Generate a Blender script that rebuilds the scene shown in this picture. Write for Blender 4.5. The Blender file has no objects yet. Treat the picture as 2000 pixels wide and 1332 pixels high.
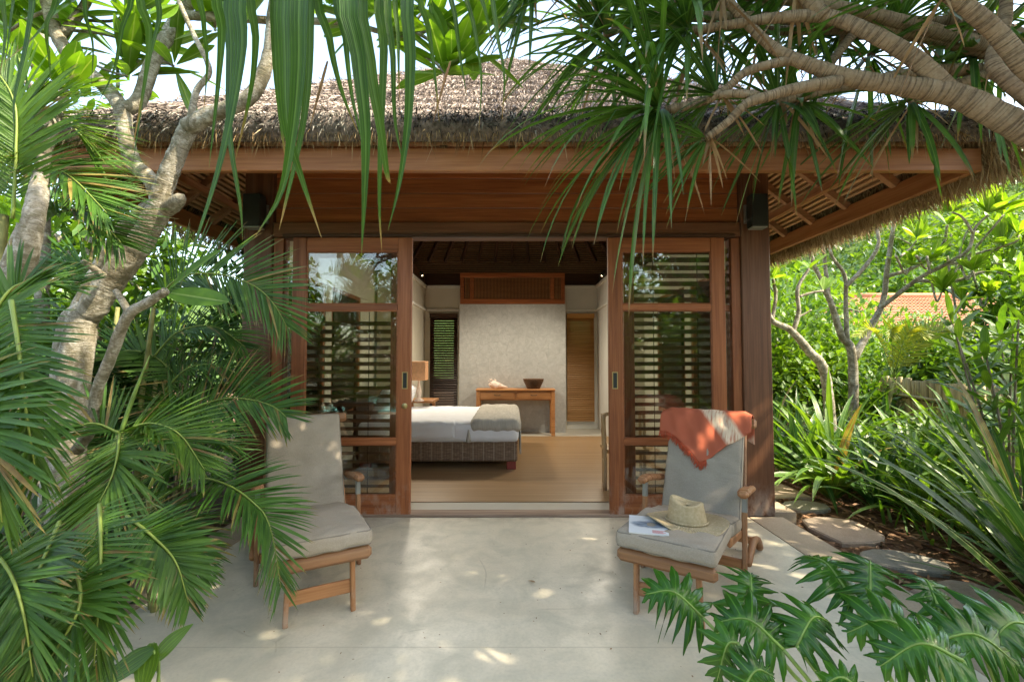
import bpy, math, random
import numpy as np
from mathutils import Vector, Matrix, Euler
random.seed(7); RS = np.random.RandomState(11)
SC = bpy.context.scene; COL = SC.collection
R = math.radians
# ------------------------------------------------------------------ camera
PITCH = 2.19; CAMH = 1.44; F = 889.0
cam = bpy.data.cameras.new('camera'); cam.lens = 16.0; cam.sensor_width = 36.0
cam.clip_start = 0.02; cam.clip_end = 2000
camo = bpy.data.objects.new('camera', cam); COL.objects.link(camo)
camo.location = (0, 0, CAMH); camo.rotation_euler = (R(90 + PITCH), 0, 0)
SC.camera = camo
# ------------------------------------------------------------------ sky and sun
SUN = Vector((0.60, -0.20, 0.775)).normalized()          # towards the sun
w = bpy.data.worlds.new('World'); SC.world = w; w.use_nodes = True
nt = w.node_tree; bg = nt.nodes['Background']
sk = nt.nodes.new('ShaderNodeTexSky'); sk.sky_type = 'NISHITA'; sk.sun_disc = False
sk.sun_elevation = math.asin(SUN.z); sk.sun_rotation = math.atan2(SUN.x, SUN.y)
sk.air_density = 1.0; sk.dust_density = 1.6; sk.ozone_density = 1.0
nt.links.new(sk.outputs[0], bg.inputs[0]); bg.inputs[1].default_value = 0.15
sl = bpy.data.lights.new('sun', 'SUN'); sl.energy = 2.4; sl.angle = R(0.6); sl.color = (1, .94, .85)
so = bpy.data.objects.new('sun', sl); COL.objects.link(so); so.location = SUN * 30
so.rotation_euler = SUN.to_track_quat('Z', 'Y').to_euler()
SC.view_settings.view_transform = 'Standard'; SC.view_settings.look = 'None'
SC.view_settings.exposure = 2.55; SC.view_settings.gamma = 1.0; SC.view_settings.use_curve_mapping = False
SC.view_settings.use_white_balance = True; SC.view_settings.white_balance_temperature = 7900; SC.view_settings.white_balance_tint = 6      # camera set for open shade
cy = SC.cycles
cy.max_bounces = 9; cy.diffuse_bounces = 5; cy.glossy_bounces = 3; cy.transmission_bounces = 4; cy.transparent_max_bounces = 12
cy.use_denoising = True; cy.sample_clamp_indirect = 6; cy.caustics_reflective = False; cy.caustics_refractive = False

# ------------------------------------------------------------------ small helpers
def at(px, py, Y):
    c, s = math.cos(R(PITCH)), math.sin(R(PITCH))
    cx = (px - 1000) / F; cz = (666 - py) / F
    t = Y / (c - s * cz)
    return Vector((cx * t, Y, CAMH + (s + c * cz) * t))
def zat(py, Y): return at(1000, py, Y).z
def xat(px, z, Y):
    d = Y * math.cos(R(PITCH)) + (z - CAMH) * math.sin(R(PITCH))
    return (px - 1000) * d / F
def V(*a): return Vector(a)
def wm(o):
    m = o.matrix_basis
    if o.parent: return wm(o.parent) @ o.matrix_parent_inverse @ m
    return m.copy()
def attach(o, p, local=False):
    o.parent = p
    if not local: o.matrix_parent_inverse = wm(p).inverted()
def tag(o, label=None, cat=None, group=None, kind=None):
    if label: o['label'] = label
    if cat: o['category'] = cat
    if group: o['group'] = group
    if kind: o['kind'] = kind
    return o
def thing(name, label, cat, loc=(0, 0, 0), rz=0, group=None):
    o = bpy.data.objects.new(name, None); COL.objects.link(o); o.empty_display_size = .1
    o.location = loc; o.rotation_euler = (0, 0, rz)
    return tag(o, label, cat, group)
# chamfered unit box topology
def _cb():
    S = [(a, b, c) for a in (-1, 1) for b in (-1, 1) for c in (-1, 1)]
    idx = {s: i * 3 for i, s in enumerate(S)}
    fs = []
    for ax in range(3):
        o = [i for i in range(3) if i != ax]
        for sg in (-1, 1):
            q = []
            for a, b in ((-1, -1), (1, -1), (1, 1), (-1, 1)):
                s = [0, 0, 0]; s[ax] = sg; s[o[0]] = a; s[o[1]] = b; q.append(idx[tuple(s)] + ax)
            fs.append(q)
        for a in (-1, 1):
            for b in (-1, 1):
                s1 = [0, 0, 0]; s2 = [0, 0, 0]; s1[ax] = -1; s2[ax] = 1
                s1[o[0]] = s2[o[0]] = a; s1[o[1]] = s2[o[1]] = b
                i, j = idx[tuple(s1)], idx[tuple(s2)]
                fs.append([i + o[0], i + o[1], j + o[1], j + o[0]])
    for s in S: fs.append([idx[s], idx[s] + 1, idx[s] + 2])
    def pos(h, c):
        P = []
        for s in S:
            for ax in range(3):
                P.append([s[k] * (h[k] if k == ax else h[k] - c) for k in range(3)])
        return np.array(P)
    p = pos((1, 1, 1), .2)
    for f in fs:
        n = np.cross(p[f[1]] - p[f[0]], p[f[2]] - p[f[0]])
        if np.dot(n, p[f].mean(0)) < 0: f.reverse()
    return pos, fs
CBPOS, CBF = _cb()
def catmull(P, n):
    P = [np.array(p, float) for p in P]
    if len(P) == 2: return np.array([P[0] + (P[1] - P[0]) * k / n for k in range(n + 1)])
    Q = [2 * P[0] - P[1]] + P + [2 * P[-1] - P[-2]]
    out = []; m = len(P) - 1
    for k in range(n + 1):
        u = k / n * m; i = min(int(u), m - 1); t = u - i
        a, b, c, d = Q[i:i + 4]
        out.append(.5 * (2 * b + (c - a) * t + (2 * a - 5 * b + 4 * c - d) * t * t + (3 * b - a - 3 * c + d) * t ** 3))
    return np.array(out)
def nrm(v):
    l = np.linalg.norm(v); return v / l if l > 1e-9 else np.array([0, 0, 1.])
class MB:
    def __init__(s): s.v = []; s.n = 0; s.f = {}; s.uv = []
    def add(s, verts, faces, uv=None):
        verts = np.asarray(verts, float).reshape(-1, 3)
        for f in (faces if not isinstance(faces, np.ndarray) else [faces]):
            a = np.asarray(f, int)
            if a.ndim == 1: a = a[None]
            s.f.setdefault(a.shape[1], []).append(a + s.n)
        s.v.append(verts); s.n += len(verts)
        s.uv.append(np.asarray(uv, float) if uv is not None else np.zeros((len(verts), 2)))
        return s
    def cbox(s, x0, x1, y0, y1, z0, z1, c=.004):
        h = np.array([x1 - x0, y1 - y0, z1 - z0]) / 2; c = min(c, *(h * .45))
        return s.add(CBPOS(h, c) + np.array([x0 + x1, y0 + y1, z0 + z1]) / 2, CBF)
    def beam(s, p0, p1, w, h, c=.004, up=(0, 0, 1)):
        p0 = np.array(p0, float); p1 = np.array(p1, float); d = p1 - p0; L = np.linalg.norm(d); d = d / L
        up = np.array(up, float); sx = np.cross(d, up)
        if np.linalg.norm(sx) < 1e-4: sx = np.cross(d, (0, 1, 0))
        sx = nrm(sx); uz = np.cross(sx, d); hh = (w / 2, L / 2, h / 2)
        P = CBPOS(hh, min(c, w * .4, h * .4))
        return s.add(P @ np.array([sx, d, uz]) + (p0 + p1) / 2, CBF)
    def tube(s, pts, rad, seg=8, n=None, bump=0, cap=True, ring=0):
        n = n or max(2, (len(pts) - 1) * 4)
        C = catmull(pts, n); rad = np.interp(np.linspace(0, 1, n + 1), np.linspace(0, 1, len(rad)), rad) if hasattr(rad, '__len__') else np.full(n + 1, rad)
        T = np.gradient(C, axis=0); up = np.array([0, 0, 1.]) if abs(nrm(T[0])[2]) < .9 else np.array([1., 0, 0])
        a = nrm(np.cross(T[0], up)); vs = []; uv = []; L = 0
        ju = np.arange(seg) / seg; ct = np.cos(2 * math.pi * ju)[:, None]; st = np.sin(2 * math.pi * ju)[:, None]
        for k in range(n + 1):
            t = nrm(T[k]); a = nrm(a - t * np.dot(a, t)); b = np.cross(t, a)
            if k: L += np.linalg.norm(C[k] - C[k - 1])
            r = rad[k] * (1 + ring * (RS.rand() - .5)) * (1 + bump * (RS.rand(seg) - .5))[:, None]
            vs.append(C[k] + r * (ct * a + st * b)); uv.append(np.stack([ju, np.full(seg, L)], -1))
        vs = np.concatenate(vs); uv = np.concatenate(uv)
        fs = [[k * seg + j, k * seg + (j + 1) % seg, (k + 1) * seg + (j + 1) % seg, (k + 1) * seg + j] for k in range(n) for j in range(seg)]
        fl = [np.array(fs)]
        if cap: fl += [np.array([list(range(seg))[::-1]]), np.array([[n * seg + j for j in range(seg)]])]
        return s.add(vs, fl, uv)
    def lathe(s, prof, c=(0, 0, 0), seg=24, wob=None):
        vs = []; uv = []
        for i, (r, z) in enumerate(prof):
            for j in range(seg):
                th = 2 * math.pi * j / seg
                q = np.array([r * math.cos(th), r * math.sin(th), z])
                if wob: q = np.array(wob(q, th))
                vs.append(q + np.array(c)); uv.append((j / seg, i / (len(prof) - 1)))
        fs = [[k * seg + j, k * seg + (j + 1) % seg, (k + 1) * seg + (j + 1) % seg, (k + 1) * seg + j] for k in range(len(prof) - 1) for j in range(seg)]
        return s.add(vs, [np.array(fs)], uv)
    def ribbon(s, C, W, N, fold=.25, taper=None):
        """leaf blade: centre line C (n,3), widths W (n), facing normal N; V section"""
        C = np.asarray(C, float); n = len(C); T = np.gradient(C, axis=0); vs = []; uv = []; N = np.asarray(N, float)
        for k in range(n):
            t = nrm(T[k]); nn = N if N.ndim == 1 else N[k]
            sd = np.cross(t, nn); l = np.linalg.norm(sd)
            if l < .05: sd = np.cross(t, (1, .3, .2)); l = np.linalg.norm(sd)
            sd = sd / l; no = np.cross(sd, t)
            h = W[k] / 2
            vs += [C[k] - sd * h + no * h * fold, C[k], C[k] + sd * h + no * h * fold]
            uv += [(0, k / (n - 1)), (.5, k / (n - 1)), (1, k / (n - 1))]
        fs = []
        for k in range(n - 1):
            a = k * 3
            fs += [[a, a + 1, a + 4, a + 3], [a + 1, a + 2, a + 5, a + 4]]
        return s.add(vs, [np.array(fs)], uv)
    def arc_leaves(s, base, d, L, w, droop=.8, n=8, prof='strap', fold=.3, up=(0, 0, 1), twist=0):
        """N leaf blades at once: base, d (N,3); L, w, droop scalars or (N,)"""
        p = np.atleast_2d(np.asarray(base, float)); N = len(p); d = np.atleast_2d(np.asarray(d, float)) * np.ones((N, 1)); d = d / np.linalg.norm(d, axis=1, keepdims=True)
        L = np.ones(N) * L; w = np.ones(N) * w; droop = np.ones(N) * droop; ds = L / n; C = [p]; D = [d]
        for k in range(n):
            d = d.copy(); d[:, 2] -= droop * ds * (.4 + k / n); d /= np.linalg.norm(d, axis=1, keepdims=True); p = p + d * ds[:, None]; C.append(p); D.append(d)
        t = np.linspace(0, 1, n + 1)
        if prof == 'strap': W = np.minimum(1, .55 + t * 3) * (1 - t ** 3) ** .8
        elif prof == 'ell': W = np.sin(np.pi * np.clip(t * .96 + .02, 0, 1) ** 1.25) ** .75
        elif prof == 'ovate': W = np.sin(np.pi * np.clip(t * .95 + .04, 0, 1) ** .75) ** .9
        else: W = np.sin(np.pi * (t * .84 + .13)) ** .5
        W = np.maximum(W, .03); up = np.atleast_2d(np.asarray(up, float)) + RS.randn(N, 3) * .15
        vs = np.empty((N, n + 1, 3, 3)); tw = np.array([.3, .2, 0])
        for k in range(n + 1):
            T = D[k]; u_ = up + twist * t[k] * tw if twist else up
            sd = np.cross(T, u_); l = np.linalg.norm(sd, axis=1, keepdims=True); bad = l[:, 0] < .05
            if bad.any(): sd[bad] = np.cross(T[bad], (1, .3, .2)); l = np.linalg.norm(sd, axis=1, keepdims=True)
            sd = sd / l; no = np.cross(sd, T); h = (w * W[k] / 2)[:, None]
            vs[:, k, 0] = C[k] - sd * h + no * h * fold; vs[:, k, 1] = C[k]; vs[:, k, 2] = C[k] + sd * h + no * h * fold
        m = 3 * (n + 1); f = np.array([q for k in range(n) for q in ([k * 3, k * 3 + 1, k * 3 + 4, k * 3 + 3], [k * 3 + 1, k * 3 + 2, k * 3 + 5, k * 3 + 4])])
        F_ = (np.arange(N)[:, None, None] * m + f[None]).reshape(-1, 4)
        uv = np.stack([np.tile([0, .5, 1], n + 1), np.repeat(t, 3)], -1)
        return s.add(vs.reshape(-1, 3), [F_], np.tile(uv, (N, 1)))
    def arc_leaf(s, base, d, L, w, droop=.8, n=8, prof='strap', fold=.3, up=(0, 0, 1), twist=0):
        return s.arc_leaves(base, d, L, w, droop, n, prof, fold, up, twist)
    def rbox(s, size, r, loc=(0, 0, 0), n=(10, 10, 4), M=None, puff=0, wr=0):
        size = np.array(size) / 2; inner = size - r; allv = []; fcs = []; uvs = []; off = 0
        for ax in range(3):
            o = [i for i in range(3) if i != ax]
            for sg in (-1, 1):
                na, nb = n[o[0]], n[o[1]]
                def gridc(m, sz, inn):
                    return np.concatenate([np.linspace(-sz, -inn, 4)[:-1], np.linspace(-inn, inn, m), np.linspace(inn, sz, 4)[1:]])
                ga, gb = gridc(na, size[o[0]], inner[o[0]]), gridc(nb, size[o[1]], inner[o[1]])
                A, B = np.meshgrid(ga, gb, indexing='ij'); P = np.zeros(A.shape + (3,)); P[..., o[0]] = A; P[..., o[1]] = B; P[..., ax] = sg * size[ax]
                Q = np.clip(P, -inner, inner); D = P - Q; l = np.linalg.norm(D, axis=-1, keepdims=True); l[l < 1e-9] = 1
                P = Q + D / l * np.minimum(r, l)
                P = Q + D / l * r
                if puff:
                    k = (1 - (P[..., 0] / size[0]) ** 2) * (1 - (P[..., 1] / size[1]) ** 2)
                    P[..., 2] += np.sign(P[..., 2]) * puff * np.clip(k, 0, 1) ** .5
                if wr:
                    P[..., 2] += wr * (np.sin(P[..., 0] * 41 + 3 * np.sin(P[..., 1] * 13)) * np.sin(P[..., 1] * 23 + 1.3) + .6 * np.sin(P[..., 0] * 17 + P[..., 1] * 29))
                m0, m1 = A.shape; I = np.arange(m0 * m1).reshape(m0, m1) + off
                q = np.stack([I[:-1, :-1], I[1:, :-1], I[1:, 1:], I[:-1, 1:]], -1).reshape(-1, 4)
                if (sg > 0) == (ax == 1): q = q[:, ::-1]
                fcs.append(q); allv.append(P.reshape(-1, 3)); off += m0 * m1
                uvs.append(np.stack([A, B], -1).reshape(-1, 2))
        P = np.concatenate(allv)
        if M is not None: P = P @ np.array(M.to_3x3()).T + np.array(M.translation)
        return s.add(P + np.array(loc), fcs, np.concatenate(uvs))
    def build(s, name, mat, parent=None, smooth=True, local=False, weld=False):
        me = bpy.data.meshes.new(name); vs = np.concatenate(s.v); uv = np.concatenate(s.uv)
        loops = []; starts = []; c = 0
        for k, L in s.f.items():
            a = np.concatenate(L); loops.append(a.ravel()); starts.append(c + np.arange(len(a)) * k); c += a.size
        loops = np.concatenate(loops); starts = np.concatenate(starts)
        me.vertices.add(len(vs)); me.vertices.foreach_set('co', vs.ravel())
        me.loops.add(len(loops)); me.loops.foreach_set('vertex_index', loops.astype(np.int32))
        me.polygons.add(len(starts)); me.polygons.foreach_set('loop_start', starts.astype(np.int32))
        me.polygons.foreach_set('use_smooth', np.full(len(starts), bool(smooth)))
        ul = me.uv_layers.new(name='UVMap'); ul.data.foreach_set('uv', uv[loops].ravel())
        me.update(calc_edges=True)
        if mat: me.materials.append(mat)
        o = bpy.data.objects.new(name, me); COL.objects.link(o)
        if parent: attach(o, parent, local)
        return o
def copy_mesh(o, M, parent=None, name=None):
    c = bpy.data.objects.new(name or o.name.split('.')[0], o.data); COL.objects.link(c); c.matrix_basis = M
    if parent: attach(c, parent)
    return c
def boxobj(name, x0, x1, y0, y1, z0, z1, mat, parent=None, c=.004, local=False):
    return MB().cbox(x0, x1, y0, y1, z0, z1, c).build(name, mat, parent, smooth=False, local=local)
def beamobj(name, p0, p1, w, h, mat, parent=None, c=.004, up=(0, 0, 1), local=False):
    return MB().beam(p0, p1, w, h, c, up).build(name, mat, parent, smooth=False, local=local)

# ------------------------------------------------------------------ materials
class NT:
    def __init__(s, name):
        s.m = bpy.data.materials.new(name); s.m.use_nodes = True; s.t = s.m.node_tree; s.t.nodes.clear()
        s.out = s.t.nodes.new('ShaderNodeOutputMaterial')
    def n(s, typ, **kw):
        nd = s.t.nodes.new('ShaderNode' + typ)
        for k, v in kw.items(): setattr(nd, k, v)
        return nd
    def l(s, a, b): s.t.links.new(a, b)
    def val(s, nd, i, v): nd.inputs[i].default_value = v
    def coords(s, scale=(1, 1, 1), src='Object', rnd=0):
        tc = s.n('TexCoord'); mp = s.n('Mapping'); s.l(tc.outputs[src], mp.inputs[0]); mp.inputs['Scale'].default_value = scale
        if rnd:
            oi = s.n('ObjectInfo'); mu = s.n('Math', operation='MULTIPLY'); s.l(oi.outputs['Random'], mu.inputs[0]); mu.inputs[1].default_value = rnd
            cb = s.n('CombineXYZ')
            for k in range(3): s.l(mu.outputs[0], cb.inputs[k])
            s.l(cb.outputs[0], mp.inputs['Location'])
        return mp.outputs[0]
    def noise(s, vec, scale, detail=4, rough=.55, dist=0):
        t = s.n('TexNoise'); s.l(vec, t.inputs['Vector']); t.inputs['Scale'].default_value = scale
        t.inputs['Detail'].default_value = detail; t.inputs['Roughness'].default_value = rough; t.inputs['Distortion'].default_value = dist
        return t.outputs[0]
    def ramp(s, fac, stops, interp='LINEAR'):
        r = s.n('ValToRGB'); r.color_ramp.interpolation = interp; s.l(fac, r.inputs[0])
        e = r.color_ramp.elements
        while len(e) < len(stops): e.new(.5)
        for k, (p, c) in enumerate(stops): e[k].position = p; e[k].color = (*c, 1) if len(c) == 3 else c
        return r.outputs[0]
    def mix(s, fac, a, b, typ='MIX'):
        m = s.n('MixRGB', blend_type=typ)
        for sock, v in ((m.inputs[0], fac), (m.inputs[1], a), (m.inputs[2], b)):
            if isinstance(v, (int, float)): sock.default_value = v
            elif isinstance(v, tuple): sock.default_value = (*v, 1)
            else: s.l(v, sock)
        return m.outputs[0]
    def math(s, op, a, b=0):
        m = s.n('Math', operation=op)
        for k, v in enumerate((a, b)):
            if isinstance(v, (int, float)): m.inputs[k].default_value = v
            else: s.l(v, m.inputs[k])
        return m.outputs[0]
    def bsdf(s, col, rough=.6, spec=.4, bump=None, bstr=.3, bdist=.01, metal=0):
        b = s.n('BsdfPrincipled')
        if isinstance(col, tuple): b.inputs['Base Color'].default_value = (*col, 1)
        else: s.l(col, b.inputs['Base Color'])
        if isinstance(rough, (int, float)): b.inputs['Roughness'].default_value = rough
        else: s.l(rough, b.inputs['Roughness'])
        b.inputs['Specular IOR Level'].default_value = spec; b.inputs['Metallic'].default_value = metal
        if bump is not None:
            bp = s.n('Bump'); s.l(bump, bp.inputs['Height']); bp.inputs['Strength'].default_value = bstr; bp.inputs['Distance'].default_value = bdist
            s.l(bp.outputs[0], b.inputs['Normal'])
        return b
    def done(s, sh):
        s.l(sh.outputs[0], s.out.inputs[0]); return s.m
def plain(name, col, rough=.6, spec=.4, var=.15, scale=8, bump=.1, metal=0):
    t = NT(name); c = t.coords(rnd=7); nz = t.noise(c, scale, 5)
    k = tuple(x * (1 - var) for x in col); k2 = tuple(min(1, x * (1 + var)) for x in col)
    f = t.noise(c, scale * 25, 2)
    return t.done(t.bsdf(t.ramp(nz, [(.3, k), (.7, k2)]), rough, spec, f, bump, .004, metal))
def wood(name, dark, mid, light, axis='x', rough=.45, spec=.4, wear=None, weather=0, low=0):
    t = NT(name); sc = [16, 16, 16]; sc['xyz'.index(axis)] = .9
    c = t.coords(tuple(sc), rnd=40); a = t.noise(c, 1.0, 6, .6, .6)
    sc2 = [70, 70, 70]; sc2['xyz'.index(axis)] = 2.5
    b = t.noise(t.coords(tuple(sc2), rnd=40), 1.0, 3)
    col = t.ramp(a, [(.3, dark), (.5, mid), (.72, light)])
    col = t.mix(.35, col, t.ramp(b, [(.35, dark), (.65, light)]), 'MIX')
    oi = t.n('ObjectInfo'); hs = t.n('HueSaturation'); t.l(col, hs.inputs['Color'])
    mr = t.n('MapRange'); t.l(oi.outputs['Random'], mr.inputs[0]); mr.inputs[3].default_value = .8; mr.inputs[4].default_value = 1.2
    t.l(mr.outputs[0], hs.inputs['Value']); col = hs.outputs[0]
    if weather:
        wn = t.noise(t.coords(tuple(x * .25 for x in sc), rnd=40), 1.2, 5, .7)
        col = t.mix(t.ramp(wn, [(.5, (0, 0, 0)), (.75, (weather,) * 3)]), col, wear or (.35, .3, .26))
    if axis == 'z' or low:
        sz = t.n('SeparateXYZ'); t.l(t.coords(), sz.inputs[0]); lo = t.ramp(sz.outputs[2], [(.0, (1,) * 3), (.34, (0,) * 3)]); ln = t.noise(t.coords((9, 9, 5)), 1, 6, .7)
        col = t.mix(t.mix(1.0, lo, t.ramp(ln, [(.45, (0,) * 3), (.62, (.75,) * 3)]), 'MULTIPLY'), col, (.42, .33, .27))
    rr = t.ramp(a, [(.3, (rough + .1,) * 3), (.7, (rough - .08,) * 3)])
    return t.done(t.bsdf(col, rr, spec, b, .25, .003))
def leafmat(name, c1, c2, c3, trans=.35, tcol=None, rough=.38, stripe=None, sw=.1, edge=None, spec=.45, rib=30, tip=None, dead=0):
    t = NT(name); g = t.n('NewGeometry'); oi = t.n('ObjectInfo')
    f = t.math('FRACT', t.math('ADD', g.outputs['Random Per Island'], oi.outputs['Random']))
    col = t.ramp(f, [(0, c1), (.5, c2), (1, c3)])
    tc = t.n('TexCoord'); sp = t.n('SeparateXYZ'); t.l(tc.outputs['UV'], sp.inputs[0])
    nz = t.noise(t.coords(rnd=5), 9, 3)
    col = t.mix(.35, col, t.ramp(nz, [(.3, tuple(x * .6 for x in c1)), (.7, tuple(min(1, x * 1.25) for x in c3))]))
    if dead: col = t.mix(t.ramp(t.math('FRACT', t.math('MULTIPLY', f, 7.31)), [(1 - dead, (0,) * 3), (1 - dead * .8, (1,) * 3)]), col, t.ramp(nz, [(.35, (.17, .11, .04)), (.65, (.34, .28, .09))]))
    d = t.math('ABSOLUTE', t.math('SUBTRACT', sp.outputs[0], .5))
    if stripe: col = t.mix(t.ramp(d, [(sw * .5, (1, 1, 1)), (sw, (0, 0, 0))]), col, stripe)
    if edge: col = t.mix(t.ramp(d, [(.34, (0, 0, 0)), (.42, (1, 1, 1))]), col, edge)
    if tip: col = t.mix(t.ramp(t.math('ADD', sp.outputs[1], t.math('MULTIPLY', t.math('SUBTRACT', f, .5), .2)), [(.90, (0, 0, 0)), (.97, (1, 1, 1))]), col, tip)
    wv = t.math('SINE', t.math('MULTIPLY', sp.outputs[0], rib * 2.0))
    if rib > 20: col = t.mix(.22, col, t.mix(1.0, col, t.ramp(t.math('SINE', t.math('ADD', t.math('MULTIPLY', sp.outputs[0], rib * 1.1), t.math('MULTIPLY', f, 9.0))), [(.0, (.35, .38, .35)), (.9, (2.2, 2.0, 1.7))]), 'MULTIPLY'))
    b = t.bsdf(col, rough, spec, wv, .3, .002)
    tr = t.n('BsdfTranslucent'); tcx = t.mix(1.0, col, tcol or (1.6, 1.5, .5), 'MULTIPLY'); t.l(tcx, tr.inputs[0])
    ms = t.n('MixShader'); ms.inputs[0].default_value = trans; t.l(b.outputs[0], ms.inputs[1]); t.l(tr.outputs[0], ms.inputs[2])
    return t.done(ms)
def strandmat(name, stops, rough=.85):
    t = NT(name); g = t.n('NewGeometry'); nz = t.noise(t.coords(), 2.2, 4)
    f = t.math('ADD', t.math('MULTIPLY', g.outputs['Random Per Island'], .75), t.math('MULTIPLY', t.math('SUBTRACT', nz, .38), .9))
    return t.done(t.bsdf(t.ramp(f, stops), rough, .15))

M = {}
M['door'] = wood('door_wood', (.16, .044, .014), (.30, .092, .032), (.42, .155, .062), 'z')
M['door_x'] = wood('door_wood_cross', (.16, .044, .014), (.30, .092, .032), (.42, .155, .062), 'x', low=1)
M['board'] = wood('board_wood', (.17, .045, .014), (.31, .092, .030), (.44, .155, .056), 'x', .38)
M['post'] = wood('post_wood', (.075, .026, .011), (.135, .052, .023), (.20, .09, .046), 'z', .5, weather=.45, wear=(.26, .2, .16))
M['header'] = wood('header_wood', (.13, .045, .018), (.21, .085, .040), (.30, .135, .07), 'x', .5)
M['fascia'] = wood('fascia_wood', (.235, .08, .027), (.36, .135, .050), (.48, .21, .09), 'x', .5)
M['fascia_y'] = wood('fascia_wood_side', (.26, .09, .03), (.40, .155, .06), (.52, .24, .105), 'y', .5)
M['rafter'] = wood('rafter_wood', (.20, .08, .035), (.34, .15, .07), (.46, .23, .12), 'x', .55)
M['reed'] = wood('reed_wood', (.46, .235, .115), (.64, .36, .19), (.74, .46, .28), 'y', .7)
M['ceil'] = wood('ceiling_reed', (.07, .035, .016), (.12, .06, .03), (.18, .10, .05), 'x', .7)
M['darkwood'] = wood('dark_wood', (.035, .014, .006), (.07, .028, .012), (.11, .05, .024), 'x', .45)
M['deck'] = plain('reed_matting', (.34, .20, .10), .85, .1, .3, 30)
M['slat'] = wood('slat_wood', (.13, .065, .038), (.21, .115, .072), (.30, .18, .12), 'x', .4)
M['blind'] = wood('bamboo_blind', (.34, .15, .04), (.50, .24, .07), (.62, .34, .12), 'x', .5)
M['teak'] = wood('teak_chair', (.20, .075, .028), (.30, .13, .052), (.40, .20, .09), 'x', .55, weather=.3, wear=(.40, .28, .19))
M['teak_y'] = wood('teak_chair_side', (.20, .075, .028), (.30, .13, .052), (.40, .20, .09), 'y', .55, weather=.3, wear=(.40, .28, .19))
M['teak_z'] = wood('teak_chair_leg', (.20, .075, .028), (.30, .13, .052), (.40, .20, .09), 'z', .55, weather=.3, wear=(.40, .28, .19))
M['table'] = wood('console_wood', (.30, .12, .04), (.44, .19, .07), (.56, .27, .11), 'x', .4)
M['threshold'] = wood('threshold_wood', (.12, .07, .045), (.22, .14, .095), (.34, .25, .19), 'x', .7, weather=.6, wear=(.38, .32, .27))
M['black'] = plain('lamp_metal', (.022, .026, .022), .5, .4)
M['black_cap'] = plain('lamp_cap', (.30, .31, .29), .5)
M['brass'] = plain('brass', (.50, .38, .17), .4, .5, metal=.9)
M['steel'] = plain('bracket_steel', (.25, .25, .235), .45, .5, metal=.7)
M['wall'] = plain('plaster_wall', (.68, .63, .52), .8, .2, .05, 2)
M['wall_w'] = plain('plaster_white', (.74, .72, .66), .8, .2, .05, 2)
M['white'] = plain('bed_linen', (.80, .80, .82), .85, .1, .03, 6, .25)
M['lampshade'] = plain('lampshade_cloth', (.75, .40, .22), .8, .1, .1, 30)
M['shell'] = plain('shell', (.78, .62, .52), .4, .5, .18, 20)
M['basket'] = plain('basket_weave', (.13, .07, .04), .7, .3, .4, 60, .8)
M['red_leg'] = plain('red_leg', (.22, .03, .02), .35, .5)
M['piping'] = plain('piping_cloth', (.22, .19, .155), .9, .1)

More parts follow.
